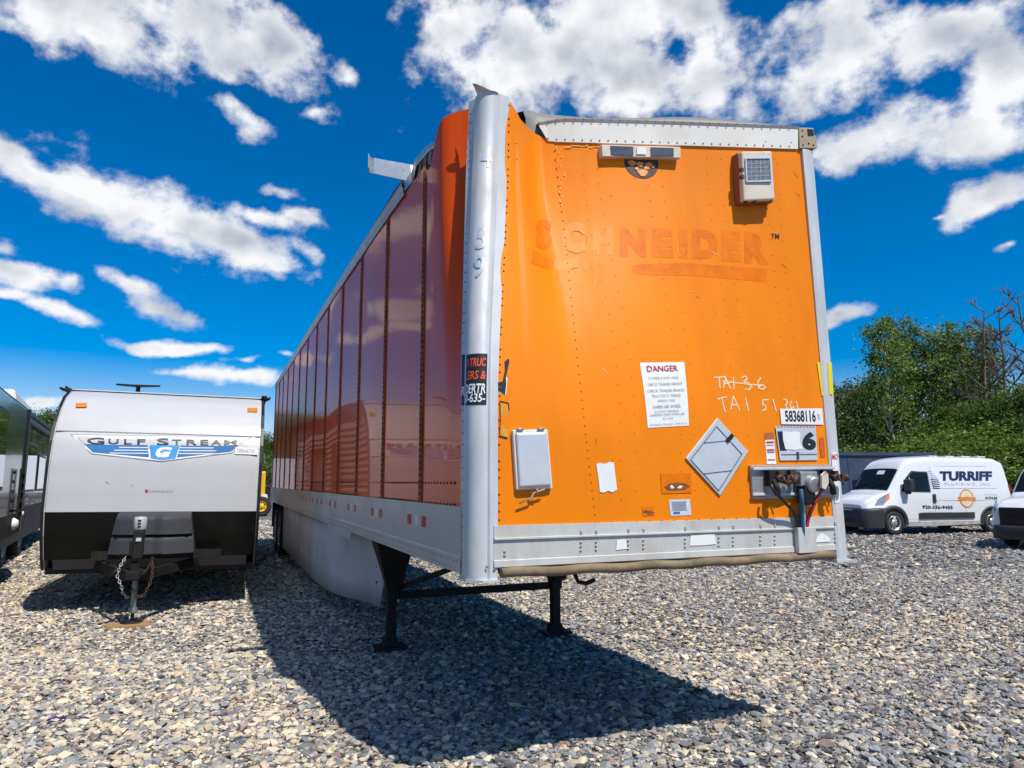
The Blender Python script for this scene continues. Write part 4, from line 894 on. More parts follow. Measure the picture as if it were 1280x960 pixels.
# winged decal with the maker's name
def rpoly(name, pts, m, off, parent=None):
    P = [RP(*p, off) for p in pts]; mb = MB(); mb.prism(P, (0, .002, 0)); return obj(name, mb, m, parent or RV)
def rquad(cs, off=.01):
    f = bil([RP(*c, 0) for c in cs]); return lambda u, v, o=off: (lambda p: Vector((p.x, gy(p.z) - o, p.z)))(f(u, v))
dc = rpoly('decal', [(88, 543), (202, 544.3), (315, 546.2), (290, 566.5), (202, 577), (114, 567.5)], PRINT_GREY, .005)
rpoly('decal_border', [(90, 543.8), (202, 545.1), (312.5, 546.8), (289, 565.7), (202, 576), (115, 566.7)], PAPER, .007, dc)
GREYF = mat('decal_silver', (.55, .53, .54), .4); BLUE1 = mat('decal_blue', (.03, .16, .42), .4); BLUE2 = mat('decal_bright_blue', (.04, .30, .66), .4)
rpoly('decal_field', [(95.5, 545.3), (112, 545.6), (118, 555), (107, 555)], GREYF, .009, dc); rpoly('decal_field', [(296, 548), (308, 548.2), (298, 556.6), (285, 556.4)], GREYF, .009, dc)
rpoly('decal_field', [(107.5, 555.8), (184.5, 556.2), (186.5, 571.5), (116, 565.4)], BLUE1, .009, dc); rpoly('decal_field', [(226, 556.8), (297, 557.6), (288.5, 564.6), (221, 571.6)], BLUE1, .009, dc)
rpoly('decal_field', [(187.5, 556.2), (224.5, 556.8), (219.5, 573), (202, 575), (188.5, 572.8)], BLUE2, .0095, dc)
for k in range(3):
    yy = 558.6 + 3.6 * k; rpoly('decal_line', [(148 - 6 * k, yy), (185, yy + .4), (185.3, yy + 1.5), (150 - 6 * k, yy + 1.1)], PAPER, .011, dc); rpoly('decal_line', [(225 - k, yy + .5), (268 + 3 * k, yy + .8), (266 + 3 * k, yy + 1.9), (224.6 - k, yy + 1.6)], PAPER, .011, dc)
NAVY = mat('navy_print', (.01, .018, .05), .4); f = rquad([(109, 546.5), (296, 548.5), (296, 556.3), (109, 554.2)], .011)
x = 0
for s, u0, u1, big in (('G', 0, .11, 1), ('U', .135, .20, 0), ('L', .235, .285, 0), ('F', .32, .375, 0), ('S', .45, .53, 1), ('T', .55, .615, 0), ('R', .65, .72, 0), ('E', .745, .80, 0), ('A', .82, .89, 0), ('M', .91, 1.0, 0)):
    letter('lettering', s, lambda u, v, u0=u0, u1=u1, big=big: f(u0 + (u1 - u0) * u, (.0 if not big else -.12) + (.80 if not big else 1.1) * v, .011), NAVY, dc, bold=.012)
f = rquad([(192, 557.5), (219, 558), (215, 574), (194, 573)], .0115); letter('emblem', 'G', lambda u, v: f(.08 + .80 * u, .1 + .85 * v, .0115), PAPER, dc, bold=.05, shear=.2)
mb = MB()
for k in range(3): mb.prism([f(.02 + .05 * k, .36 - .1 * k, .0125), f(.55, .50 - .12 * k, .0125), f(.56, .44 - .12 * k, .0125), f(.03 + .05 * k, .28 - .1 * k, .0125)], (0, .001, 0))
obj('emblem_wave', mb, PAPER, dc)
nl = rpoly('sticker', [(294, 559), (322, 560), (322.3, 568.5), (294, 567.5)], PAPER, .013); f = rquad([(294, 559), (322, 560), (322.3, 568.5), (294, 567.5)]); letter('lettering', '58864676X', lambda u, v: f(.08 + .82 * u, .2 + .6 * v, .0145), PRINT_GREY, nl)
f = rquad([(181.5, 611.5), (218, 612.5), (218, 616.5), (181.5, 615.5)], .007); letter('lettering', 'CONQUEST', lambda u, v: f(.12 + .86 * u, .1 + .75 * v, .007), PRINT_GREY, RV, bold=-.005)
mb = MB(); mb.prism([f(0, .1, .007), f(.09, .1, .007), f(.09, .9, .007), f(0, .9, .007)], (0, .001, 0)); obj('emblem_mark', mb, PRINT_RED, RV)
for p in ((132, 602), (134, 603.5), (164, 606)): rpoly('scuff', [(p[0], p[1]), (p[0] + 2.2, p[1] + .4), (p[0] + 2, p[1] + 1), (p[0], p[1] + .7)], PRINT_GREY, .004)
# roof equipment
q = RF.at(172.5, 488, 1, 1.6); mb = MB(); mb.lathe([(.06, -.05), (.045, .0), (.03, .10), (.028, .16), (.0, .165)], (q.x, 1.6, 2.98), (0, 0, 1), 12); an = obj('antenna_mast', mb, BLACK, RV)
mb = MB(); mb.prism([Vector((q.x - .30, 1.56, 3.135)), Vector((q.x - .05, 1.5, 3.125)), Vector((q.x + .12, 1.52, 3.125)), Vector((q.x + .30, 1.57, 3.145)), Vector((q.x + .30, 1.64, 3.145)), Vector((q.x, 1.7, 3.125)), Vector((q.x - .30, 1.64, 3.135))], (0, 0, .022)); obj('antenna_wing', mb, BLACK, an, bevel=.006)
for x, y, w_, d_, h_ in ((1.78, 2.4, .50, .6, .13), (2.1, 3.4, .44, .5, .14)):
    mb = MB(); mb.hexa([(x - w_/2, y, 2.98), (x + w_/2, y, 2.98), (x + w_/2, y + d_, 2.98), (x - w_/2, y + d_, 2.98)], [(x - w_/2 + .05, y + .06, 2.98 + h_), (x + w_/2 - .03, y + .06, 2.98 + h_ - .02), (x + w_/2 - .03, y + d_, 2.98 + h_ - .02), (x - w_/2 + .05, y + d_, 2.98 + h_)]); obj('vent_cover', mb, mat('vent_white', (.78, .78, .77), .35), RV, bevel=.03, seg=3)
# propane cover and hitch
HX = 1.20
def pcov(z0, z1, x0, x1, bulge, name):
    rows = []
    for j in range(7):
        t = j / 6; z = z0 + (z1 - z0) * t; rows.append([Vector((HX + .09 + (x0 + (x1 - x0) * t) * u, -.08 - (bulge * (1 - .55 * u * u) + .03 * (1 - t) + (-.05 if t > .9 else 0)) + (.06 * math.exp(-(u / .18) ** 2)), z + .03 * (1 - u * u) * (0 if j else 0))) for u in np.linspace(-1, 1, 23)])
    mb = MB(); mb.grid(rows); top_ = rows[-1]; mb.grid([top_, [Vector((p.x, -.02, p.z + .02)) for p in top_]]); e0 = [r[0] for r in rows]; e1 = [r[-1] for r in rows]
    mb.grid([e0, [Vector((p.x, .15, p.z)) for p in e0]]); mb.grid([e1, [Vector((p.x, .15, p.z)) for p in e1]]); o = obj(name, mb, GREYP, pc_); md = o.modifiers.new('edge', 'EDGE_SPLIT'); md.split_angle = R(50); return o
pc_ = RV
pc_ = pcov(.79, 1.02, .49, .465, .33, 'propane_cover')
pcov(1.032, 1.275, .462, .425, .32, 'cover_lid')
mb = MB(); mb.beam((HX - .33, -.30, 1.03), (HX + .51, -.30, 1.03), .02, .012); obj('cover_band', mb, TRIM_B, pc_)
mb = MB(); mb.beam((HX - .06, -1.0, .60), (HX - .62, .35, .62), .06, .11); mb.beam((HX + .06, -1.0, .60), (HX + .62, .35, .62), .06, .11); mb.box((HX - .62, .0, .70), (HX + .9, .06, .80)); obj('hitch_frame', mb, BLACK, RV)
mb = MB(); mb.lathe([(.07, 0), (.075, .06), (.055, .12), (.04, .2)], (HX, -1.06, .58), (0, -.3, 1), 14); mb.box((HX - .07, -1.15, .57), (HX + .07, -.85, .67)); obj('coupler', mb, BLACK, RV, bevel=.01)
mb = MB(); mb.box((HX - .055, -.92, .78), (HX + .06, -.80, 1.12)); mb.box((HX - .09, -.90, .82), (HX - .05, -.82, 1.0)); jk = obj('tongue_jack', mb, BLACK, RV, bevel=.015)
mb = MB(); mb.lathe([(.065, -.0), (.072, .02), (.072, .12), (.06, .145), (0, .15)], (HX + .005, -.86, 1.125), (0, 0, 1), 20); jc = obj('motor_cap', mb, mat('grey_cap', (.42, .42, .43), .45), jk)
mb = MB()
for k in range(3): mb.box((HX - .015, -.936, 1.15 + .035 * k), (HX + .02, -.93, 1.17 + .035 * k))
obj('switch', mb, BLACK, jc)
mb = MB(); mb.lathe([(.036, 0), (.036, .2)], (HX + .01, -.86, .90), (0, 0, 1), 14); mb.box((HX - .02, -.935, .99), (HX + .035, -.925, 1.03)); obj('motor_label', mb, BRIGHT, jk)
mb = MB(); mb.lathe([(.030, .16), (.030, .62)], (HX, -.86, .0), (0, 0, 1), 14); mb.lathe([(.045, .17), (.05, .2), (.045, .23)], (HX, -.86, .0), (0, 0, 1), 14); obj('jack_tube', mb, mat('green_grey_steel', (.22, .27, .24), .5, .4), jk)
mb = MB(); mb.lathe([(.02, .05), (.02, .2)], (HX, -.86, .0), (0, 0, 1), 10); mb.lathe([(.13, .05), (.13, .06), (.03, .085)], (HX, -.86, 0), (0, 0, 1), 18); obj('jack_foot', mb, BLACK, jk)
def chain(pts, m, r=.011):
    pts = [Vector(p) for p in pts]; mb = MB()
    d = np.r_[0, np.cumsum([(pts[i+1] - pts[i]).length for i in range(len(pts) - 1)])]
    for k, s in enumerate(np.arange(0, d[-1], .035)):
        P = Vector([np.interp(s, d, [p[i] for p in pts]) for i in range(3)]); Q = Vector([np.interp(s + .02, d, [p[i] for p in pts]) for i in range(3)]); t = (Q - P).normalized() if (Q - P).length > 1e-5 else Vector((0, 0, 1)); sd = t.cross(Vector((0, 1, 0) if k % 2 else (1, .3, 0))).normalized()
        loop = [P + t * (.024 * math.cos(a)) + sd * (.014 * math.sin(a)) for a in np.linspace(0, 2 * math.pi, 9)]; mb.tube(loop, .0048, 5, False)
    return obj('safety_chain', mb, m, RV)
chain([(HX - .12, -.9, .80), (HX - .16, -1.0, .70), (HX - .17, -1.02, .60), (HX - .12, -1.04, .50), (HX - .10, -1.02, .42), (HX - .06, -.98, .36)], mat('chain_steel', (.42, .42, .41), .4, .5))
chain([(HX + .16, -.9, .78), (HX + .19, -1.0, .66), (HX + .18, -1.02, .52), (HX + .12, -1.05, .38), (HX + .05, -1.06, .37), (HX + .0, -1.05, .46)], RUST)
mb = MB(); mb.tube([(HX + .18, -.9, .80), (HX + .13, -1.03, .66), (HX + .02, -1.08, .58)], .012, 8); obj('cable', mb, BLACK, RV); mb = MB(); mb.tube([(HX - .1, -.9, .74), (HX - .2, -.98, .66), (HX - .27, -.98, .58)], .022, 8); obj('cable', mb, BLACK, RV)
mb = MB(); mb.tube([(HX - .20, -.88, .83), (HX + .26, -.88, .835)], .012, 8); obj('cross_rod', mb, BLACK, RV)
# wood block under the jack
p = RF.m @ Vector((HX - .02, -.86, 0)) + RLOC
WB = thing('wood_block', 'short weathered timber block under the travel trailer jack', 'wood block', (p.x, p.y, 0), (0, 0, RA + R(-6)))
mb = MB(); mb.box((-.24, -.075, .004), (.22, .07, .05)); obj('timber', mb, WOOD, WB, bevel=.006); mb = MB(); mb.box((-.21, -.185, .004), (.25, -.085, .046)); obj('timber', mb, WOOD, WB, bevel=.006)

# ================================================================== dark motorhome on the left
BA = R(28.7); BL = ground(0, 620, 0); 
bx = Vector((-640 / F * 12.6, 12.6, 0)); BROT = (0, 0, BA); BF = Frame(bx, BROT)
BK = thing('motorhome', 'glossy black and silver motorhome with reflective windows at the left edge', 'motorhome', bx, BROT)
DARKG = mat('dark_gloss_panel', (.028, .030, .034), .16, .0, .15, 2, 0, 60, .55, (.08, .08, .08), .3, 1.2, wave=.12, wscale=.7)
SILV = mat('silver_panel', (.05, .054, .062), .18, .2, .1, 2, 0, 60, .4, wave=.10, wscale=.8)
GLASS_D = mat('tinted_glass', (.015, .018, .02), .05, 0, .1, 2, 0, 60, 1)
def BP(px, py, x=0.0): return BF.at(px, py, 0, x)
y_end = BP(73, 560).y; HT = 3.30
mb = MB(); mb.prism([Vector((0, -6, .62)), Vector((0, y_end, .62)), Vector((0, y_end, HT - .12)), Vector((-.06, y_end, HT)), Vector((-2.5, y_end, HT)), Vector((-2.5, y_end, .62))][0:0] or [Vector((0, -6, .62)), Vector((0, -6, HT - .08)), Vector((-.08, -6, HT)), Vector((-2.42, -6, HT)), Vector((-2.5, -6, HT - .08)), Vector((-2.5, -6, .62))], (0, y_end + 6, 0)); obj('body', mb, DARKG, BK)
ys_ = BP(30, 600).y
y2_ = BP(29, 600, .42).y
mb = MB(); mb.box((.0, -4.5, .85), (.42, y2_ - .02, 2.95)); so = obj('slide_out', mb, SILV, BK, bevel=.02)
mb = MB(); mb.box((.415, y2_ - .16, .83), (.45, y2_ + .0, 2.97)); mb.box((.0, y2_ - .02, .83), (.45, y2_ + .02, 2.97)); obj('slide_seal', mb, TRIM_B, so)
def bwin(y0, y1, z0, z1, x=0.0, parent=None):
    mb = MB(); mb.box((x - .01, y0, z0), (x + .022, y1, z1)); w_ = obj('window', mb, TRIM_B, parent or BK, bevel=.008)
    mb = MB(); mb.box((x, y0 + .06, z0 + .06), (x + .027, y1 - .06, z1 - .06)); obj('pane', mb, GLASS_D, w_)
bwin(-3.9, BP(6, 560, .42).y, 1.55, 2.72, .42, so)
wy = [BP(34, 560).y, BP(46, 560).y, BP(49, 560).y, BP(57, 560).y]
bwin(wy[0], wy[1], 1.45, 2.62); bwin(wy[2], wy[3], 1.45, 2.4)
mb = MB(); mb.box((.0, -6, .40), (.025, y_end, 1.12)); mb.box((.40, -4.5, .80), (.428, y2_ - .02, 1.15)); obj('skirt', mb, mat('dark_skirt_panel', (.035, .032, .03), .6, 0, .2, 3, 0, 60, 0, (.09, .08, .07), .4, 2, spec=.2), BK)
mb = MB(); mb.box((-.02, -6, HT - .10), (.05, y_end, HT - .02)); obj('roof_trim', mb, TRIM_B, BK)
mb = MB(); mb.box((-.02, y_end - .06, .5), (.03, y_end, HT - .06)); mb.box((-.01, ys_ + .1, .8), (.025, ys_ + .16, HT - .1)); obj('corner_trim', mb, TRIM_B, BK)
mb = MB(); mb.tube([(.03, -6, 2.98), (.10, -3, 3.02), (.10, y_end - 3, 3.02)], .05, 10); obj('awning_roll', mb, TRIM_B, BK)
yl = BP(19, 610).y
mb = MB()
for z in (1.20, 1.36, 1.52, 1.68, 1.84): mb.beam((.48, y2_ - 1.0, z), (.48, y2_ - .55, z), .03, .05)
mb.beam((.48, y2_ - 1.0, 1.1), (.48, y2_ - 1.0, 1.9), .03, .03); mb.beam((.48, y2_ - .55, 1.1), (.48, y2_ - .55, 1.9), .03, .03); mb.beam((.42, y2_ - .78, 1.2), (.50, y2_ - .78, 1.2), .03, .03); obj('step_ladder', mb, BLACK, BK)
mb = MB(); mb.lathe([(.05, 0), (.05, .05), (0, .06)], (.02, ys_ - .2, .98), (1, 0, 0), 14); mb.lathe([(.09, 0), (.10, .02), (.06, .08), (0, .09)], (.45, y2_ - 1.2, 1.0), (1, 0, 0), 16); obj('port_cap', mb, PAPER, BK)
for y in (-3.0, ys_ - 2.2, ys_ + .35):
    wheel(BK, 'tyre', (-.14, y, .48), .48, .28, .28, axis=(1, 0, 0), rimmat=STEEL)
mb = MB(); mb.box((-2.4, -5.8, .35), (-.1, y_end - .2, .60)); obj('chassis', mb, SOOT, BK)
yA, yB = BP(24, 500).y, BP(47, 510).y
mb = MB(); mb.hexa([(-.9, yA, HT), (-.04, yA, HT), (-.04, yB, HT), (-.9, yB, HT)], [(-.8, yA + .3, HT + .26), (-.12, yA + .2, HT + .30), (-.12, yB - .3, HT + .22), (-.8, yB - .3, HT + .24)]); obj('air_conditioner', mb, mat('ac_white', (.72, .71, .68), .5), BK, bevel=.05, seg=3)

# ================================================================== vans
VWHITE = mat('van_white_paint', (.76, .77, .78), .28, 0, .02, 2, 0, 60, .8, wave=.02)
VBLACK = mat('van_black_plastic', (.030, .031, .034), .55, 0, .15, 6, .1, 80)
VGLASS = mat('van_glass', (.008, .012, .010), .05, 0, .1, 2, spec=.35)
CHROME = mat('wheel_silver', (.55, .55, .56), .3, .7, .06)
HEADL = mat('headlight_glass', (.30, .33, .36), .08, .3, .2, 9, 0, 60, 1)
class Body:
    """van shell lofted through stations along its length: x, z bottom, z top, half width, half width at the top, corner radius"""
    def __init__(s, st, cy): s.st = st; s.cy = cy
    def at(s, x): return [float(np.interp(x, [q[0] for q in s.st], [q[i] for q in s.st])) for i in range(1, 6)]
    def half(s, x, z):
        zb, zt, w, wt, rc = s.at(x); zm = zb + .42 * (zt - zb)
        if z < zm: return w - .03 * ((zm - z) / max(zm - zb, .01)) ** 2
        t = min(1, (z - zm) / max(zt - rc - zm, .01)); h = w + (wt - w) * t ** 1.6
        if z > zt - rc: k = (z - (zt - rc)) / rc; h = wt - rc * (1 - math.sqrt(max(0, 1 - k * k)))
        return h
    def section(s, x):
        zb, zt, w, wt, rc = s.at(x); zs = [zb + (zt - rc - zb) * t for t in np.linspace(0, 1, 12)] + [zt - rc + rc * math.sin(a) for a in np.linspace(R(12), R(90), 6)]
        L_ = [Vector((x, s.cy - s.half(x, z), z)) for z in zs]; zc = zt + .02
        top = [Vector((x, s.cy + (L_[-1].y - s.cy) * t, zt + .03 * (1 - t * t))) for t in (.5, 0, -.5)]
        return L_ + top + [Vector((p.x, 2 * s.cy - p.y, p.z)) for p in L_[::-1]]
    def shell(s, name, m, parent, xs):
        mb = MB(); rows = [s.section(x) for x in xs]; mb.grid(rows); mb.add(rows[0], [tuple(range(len(rows[0])))]); mb.add(rows[-1], [tuple(range(len(rows[-1])))])
        o = obj(name, mb, m, parent); md = o.modifiers.new('edge', 'EDGE_SPLIT'); md.split_angle = R(32); return o
    def side(s, x, z, off=.006, far=False):
        h = s.half(x, z) + off; return Vector((x, s.cy + h if far else s.cy - h, z))
    def patch(s, name, pts, m, parent, off=.006, far=False, n=5):
        # fill the outline row by row so the piece follows the curved side
        pts = list(pts); P = []
        for i in range(len(pts)):
            a, b_ = pts[i], pts[(i + 1) % len(pts)]
            for k in range(n): P.append((a[0] + (b_[0] - a[0]) * k / n, a[1] + (b_[1] - a[1]) * k / n))
        mb = MB(); mb.prism([s.side(x, z, off, far) for x, z in P], (0, .012 if not far else -.012, 0)); return obj(name, mb, m, parent)
def arch(parent, name, body, x, z, r0, r1, m, far=False, off=.03, a0=-8, a1=188):
    mb = MB(); rows = []
    for k in range(21):
        a = R(a0 + (a1 - a0) * k / 20); c, s_ = math.cos(a), math.sin(a); row = []
        for r, o_ in ((r0, -.06), (r0, off), (r1 - .02, off), (r1, .0)):
            p = body.side(x + r * c, max(z + r * s_, .2), o_, far); row.append(p)
        rows.append(row)
    mb.grid(rows); return obj(name, mb, m, parent)
# ---------------- long white van with the plumber's lettering
VA = math.atan2(1.1, 3.87); VL = Vector((11.36, 22.74, 0)); VROT = (0, 0, VA); VF = Frame(VL, VROT)
V = thing('cargo_van', 'white high-roof plumbing van with blue lettering and orange round badge', 'van', VL, VROT)
cy = 1.03
st = [(0.0, .36, .95, .80, .70, .10), (.10, .30, 1.08, .92, .80, .12), (.45, .28, 1.24, .98, .84, .14), (.88, .28, 1.36, 1.0, .86, .14), (1.0, .28, 1.46, 1.01, .86, .12), (1.30, .28, 1.86, 1.02, .84, .12), (1.62, .28, 2.26, 1.02, .82, .15), (1.80, .28, 2.40, 1.02, .83, .18), (2.15, .28, 2.50, 1.02, .86, .20), (2.6, .28, 2.53, 1.02, .88, .20), (5.0, .30, 2.53, 1.02, .88, .20), (5.55, .32, 2.50, 1.01, .87, .20), (5.86, .36, 2.40, .99, .84, .2), (5.96, .40, 2.2, .96, .82, .2)]
vb_ = Body(st, cy); vb_.shell('body', VWHITE, V, list(np.linspace(0, 2.2, 30)) + list(np.linspace(2.4, 5.4, 10)) + [5.55, 5.7, 5.8, 5.86, 5.92, 5.96])
def slope_z(x): return vb_.at(x)[1]
# windscreen lying on the sloped front
def ws(body, x, u, off=.012):
    zb, zt, w, wt, rc = body.at(x); h = body.half(x, zt - .02) ; y = body.cy + u * h * 1.0
    return Vector((x - off * .8, y, zt + .03 * (1 - u * u) - (.025 if abs(u) > .97 else 0) + off))
mb = MB(); mb.grid([[ws(vb_, x, u) for u in np.linspace(-.985, .985, 15)] for x in np.linspace(.96, 1.50, 9)]); obj('windscreen', mb, VGLASS, V)
mb = MB(); mb.grid([[ws(vb_, x, u, .016) for u in (-.4, -.2, 0.0)] for x in (1.34, 1.44)]); obj('dash_card', mb, PAPER, V)
for far in (False, True):
    dr = vb_.patch('door', [(1.26, .50), (2.62, .50), (2.62, 2.12), (1.78, 2.12), (1.30, 1.55)], VWHITE, V, .004, far)
    dw = vb_.patch('window', [(1.36, 1.38), (2.50, 1.36), (2.50, 2.02), (1.90, 2.06), (1.60, 1.80)], VBLACK, dr, .010, far)
    vb_.patch('pane', [(1.78, 1.43), (2.46, 1.41), (2.46, 1.98), (1.92, 2.01), (1.78, 1.88)], VGLASS, dw, .014, far)
    vb_.patch('pane', [(1.42, 1.43), (1.74, 1.43), (1.74, 1.87), (1.63, 1.78)], VGLASS, dw, .014, far)
    vb_.patch('handle', [(2.56, 1.02), (2.68, 1.02), (2.68, 1.30), (2.56, 1.30)], VBLACK, dr, .03, far)
    s = 1 if far else -1; yb = cy + s * 1.0
    mb = MB(); mb.box((1.42, yb, 1.40), (1.62, yb + s * .28, 1.78)); mb.box((1.50, yb, 1.30), (1.60, yb + s * .16, 1.40)); obj('mirror', mb, VBLACK, V, bevel=.04, seg=3)
    vb_.patch('rub_strip', [(1.95, .50), (4.25, .50), (4.25, .70), (1.95, .70)], VBLACK, V, .03, far)
    for nm, q in (('seam_line', [(2.64, .5), (2.65, .5), (2.65, 2.2), (2.64, 2.2)]), ('seam_line', [(2.66, 1.08), (5.9, 1.08), (5.9, 1.09), (2.66, 1.09)]), ('seam_line', [(2.66, 1.48), (5.9, 1.48), (5.9, 1.488), (2.66, 1.488)]), ('seam_line', [(3.9, .5), (3.908, .5), (3.908, 1.0), (3.9, 1.0)]), ('seam_line', [(2.2, 2.22), (5.7, 2.22), (5.7, 2.228), (2.2, 2.228)])):
        vb_.patch(nm, q, mat('van_seam', (.20, .205, .215), .5), V, .0035, far)
    for x in (.97, 5.0):
        mb = MB(); mb.prism([vb_.side(x + .43 * math.cos(a), max(.38 + .43 * math.sin(a), .26), .008, far) for a in np.linspace(R(-15), R(195), 24)], (0, -s * .012, 0)); obj('wheel_well', mb, SOOT, V)
        wheel(V, 'tyre', (x, cy + s * .91, .385), .385, .24, .235, 8, (0, s, 0), CHROME)
    arch(V, 'wheel_arch', vb_, .97, .39, .41, .56, VBLACK, far); arch(V, 'wheel_arch', vb_, 5.0, .39, .41, .51, VBLACK, far)
    hp = [vb_.side(x, z, .012, far) for x, z in ((.34, .94), (.62, .96), (.92, 1.16), (.98, 1.34), (.86, 1.30), (.55, 1.16))]
    mb = MB(); mb.prism(hp, (0, -s * .05, 0)); hl = obj('headlight', mb, HEADL, V)
    mb = MB(); mb.prism([vb_.side(x, z, .016, far) for x, z in ((.70, 1.02), (.90, 1.17), (.96, 1.32), (.86, 1.26))], (0, -s * .03, 0)); obj('indicator', mb, AMBER, hl)
    mb = MB(); mb.box((5.93, cy + s * .80, .9), (5.99, cy + s * .95, 1.6)); obj('tail_light', mb, RED, V)
# black bumper shell
mb = MB(); rows = []
for z in np.linspace(.24, .84, 8):
    r = []; k = .04 + .03 * math.sin((z - .24) / .6 * math.pi)
    for t in np.linspace(-1, 1, 41):
        a_ = max(0, (abs(t) - .6) / .4) * math.pi / 2; yy = abs(t) if abs(t) < .6 else .6 + .43 * math.sin(a_); x = -.04 - k + (.60 + k) * (1 - math.cos(a_)) ** 1.15
        r.append(Vector((x, cy + math.copysign(yy, t), z)))
    rows.append(r)
mb.grid(rows); mb.grid([[Vector((p.x, p.y, p.z)) for p in rows[-1]], [Vector((p.x + .25, p.y, p.z + .03)) for p in rows[-1]]]); obj('bumper', mb, VBLACK, V)
mb = MB(); mb.box((-.125, cy - .5, .42), (-.08, cy + .5, .52)); mb.box((-.10, cy - .62, .60), (-.06, cy + .62, .78)); obj('grille', mb, SOOT, V, bevel=.01)
mb = MB(); mb.box((.4, .15, .25), (5.7, 1.9, .38)); obj('underbody', mb, SOOT, V)
mb = MB(); mb.beam((-.135, cy - .45, .80), (-.135, cy + .45, .80), .012, .02); obj('grille_bar', mb, CHROME, V)
mb = MB(); mb.box((-.128, cy - .26, .55), (-.112, cy + .26, .66)); obj('plate_holder', mb, VBLACK, V)
mb = MB(); mb.beam(ws(vb_, .98, .8, .03), ws(vb_, 1.12, .05, .03), .02, .015); mb.beam(ws(vb_, .98, -.05, .03), ws(vb_, 1.12, -.8, .03), .02, .015); obj('wiper', mb, BLACK, V)
vb_.patch('fuel_flap', [(2.75, .88), (2.92, .88), (2.92, 1.04), (2.75, 1.04)], VWHITE, V, .008)
vb_.patch('sill_band', [(1.5, .30), (4.5, .30), (4.5, .42), (1.5, .42)], mat('darker_sill', (.42, .40, .37), .7, 0, .3, 6), V, .004)  # darker mottled band along the lower edge of the near side
for x in (2.9, 3.6, 4.3, 5.0):
    mb = MB(); mb.box((x, .35, 2.54), (x + .35, 1.71, 2.575)); obj('roof_rib', mb, VWHITE, V, bevel=.01)
def VT(px, py, off=.008):
    y = 0.0
    for _ in range(10):
        p = VF.at(px, py, 1, y); y = vb_.side(p.x, p.z, off).y
    return Vector((p.x, y, p.z))
def vquad(cs): return bil([VT(*c) for c in cs])
NAV = mat('van_navy_print', (.012, .022, .075), .4); LG = mat('van_grey_print', (.42, .45, .50), .4); OR = mat('van_orange_print', (.75, .22, .03), .4); GOLD = mat('van_gold_print', (.70, .42, .05), .4)
f = vquad([(1174.5, 589), (1240, 589), (1240, 601), (1174.5, 601)])
letter('lettering', 'TURRIFF', f, NAV, V, bold=.055, shear=.0)
f = vquad([(1181, 603.5), (1240, 604), (1240, 607.3), (1181, 607)]); letter('lettering', 'PLUMBING, INC.', f, LG, V, space=1.25)
f = vquad([(1153, 631.5), (1191, 632), (1191, 636.5), (1153, 636)]); letter('lettering', '920-336-9455', f, NAV, V, bold=.03)
f = vquad([(1154, 639), (1190, 639), (1190, 641.6), (1154, 641.6)]); letter('lettering', 'turriffplumbing.com', f, LG, V)
f = vquad([(1232, 620.5), (1247, 621), (1247, 624), (1232, 624)]); letter('lettering', 'KOHLER', f, NAV, V, bold=.02)
f = vquad([(1230, 617.6), (1247, 617.8), (1247, 619), (1230, 619)]); letter('lettering', 'AUTHORIZED', f, LG, V, res=1)
# slanting drop of thin lines
for k in range(9):
    t = k / 8; y = 588 + 21 * t; x0 = 1158 + 3.5 * t * 1.0 + (2 if k > 5 else 0); ln = 8 + 9 * math.sin(math.pi * min(1, t * 1.1) * .75)
    mb = MB(); mb.prism([VT(1160 + 6.5 * t, y), VT(1160 + 6.5 * t + ln * .62, y + 1.2), VT(1160 + 6.5 * t + ln * .60, y + 2.1), VT(1160 + 6.5 * t, y + .6 + t)], (0, .002, 0)); obj('logo_stripe', mb, NAV if k > 3 else LG, V)
    mb = MB(); mb.prism([VT(1152 + 4 * t, y + 1), VT(1161 + 5 * t, y + 1), VT(1161 + 5 * t, y + 1.5), VT(1152 + 4 * t, y + 1.5)], (0, .002, 0)); obj('logo_stripe', mb, LG, V)
c0 = VT(1208.5, 623); 
def disc(r0, r1, m, off, name='badge'):
    mb = MB(); rows = []
    for k in range(33):
        a = 2 * math.pi * k / 32; rows.append([vb_.side(c0.x + r * math.cos(a), c0.z + r * math.sin(a), off) for r in (r0, r1)])
    mb.grid(rows, False); return obj(name, mb, m, V)
disc(.0, .29, mat('badge_pale', (.76, .66, .45), .4), .007); disc(.265, .305, OR, .009); 
f = vquad([(1197, 620.5), (1220.5, 621), (1220.5, 627), (1197, 626.8)])
mb = MB(); P = [(0, .2), (.08, .5), (0, .9), (.2, .85), (.5, 1.0), (.8, .85), (1, .9), (.92, .5), (1, .2), (.8, .1), (.5, .25), (.2, .1)]; mb.prism([f(*p) + Vector((0, -.004, 0)) for p in P], (0, .002, 0)); bn = obj('badge_banner', mb, OR, V)
letter('lettering', '100 YEARS', lambda u, v: f(.14 + .72 * u, .30 + .5 * v) + Vector((0, -.006, 0)), GOLD, bn, bold=.02)
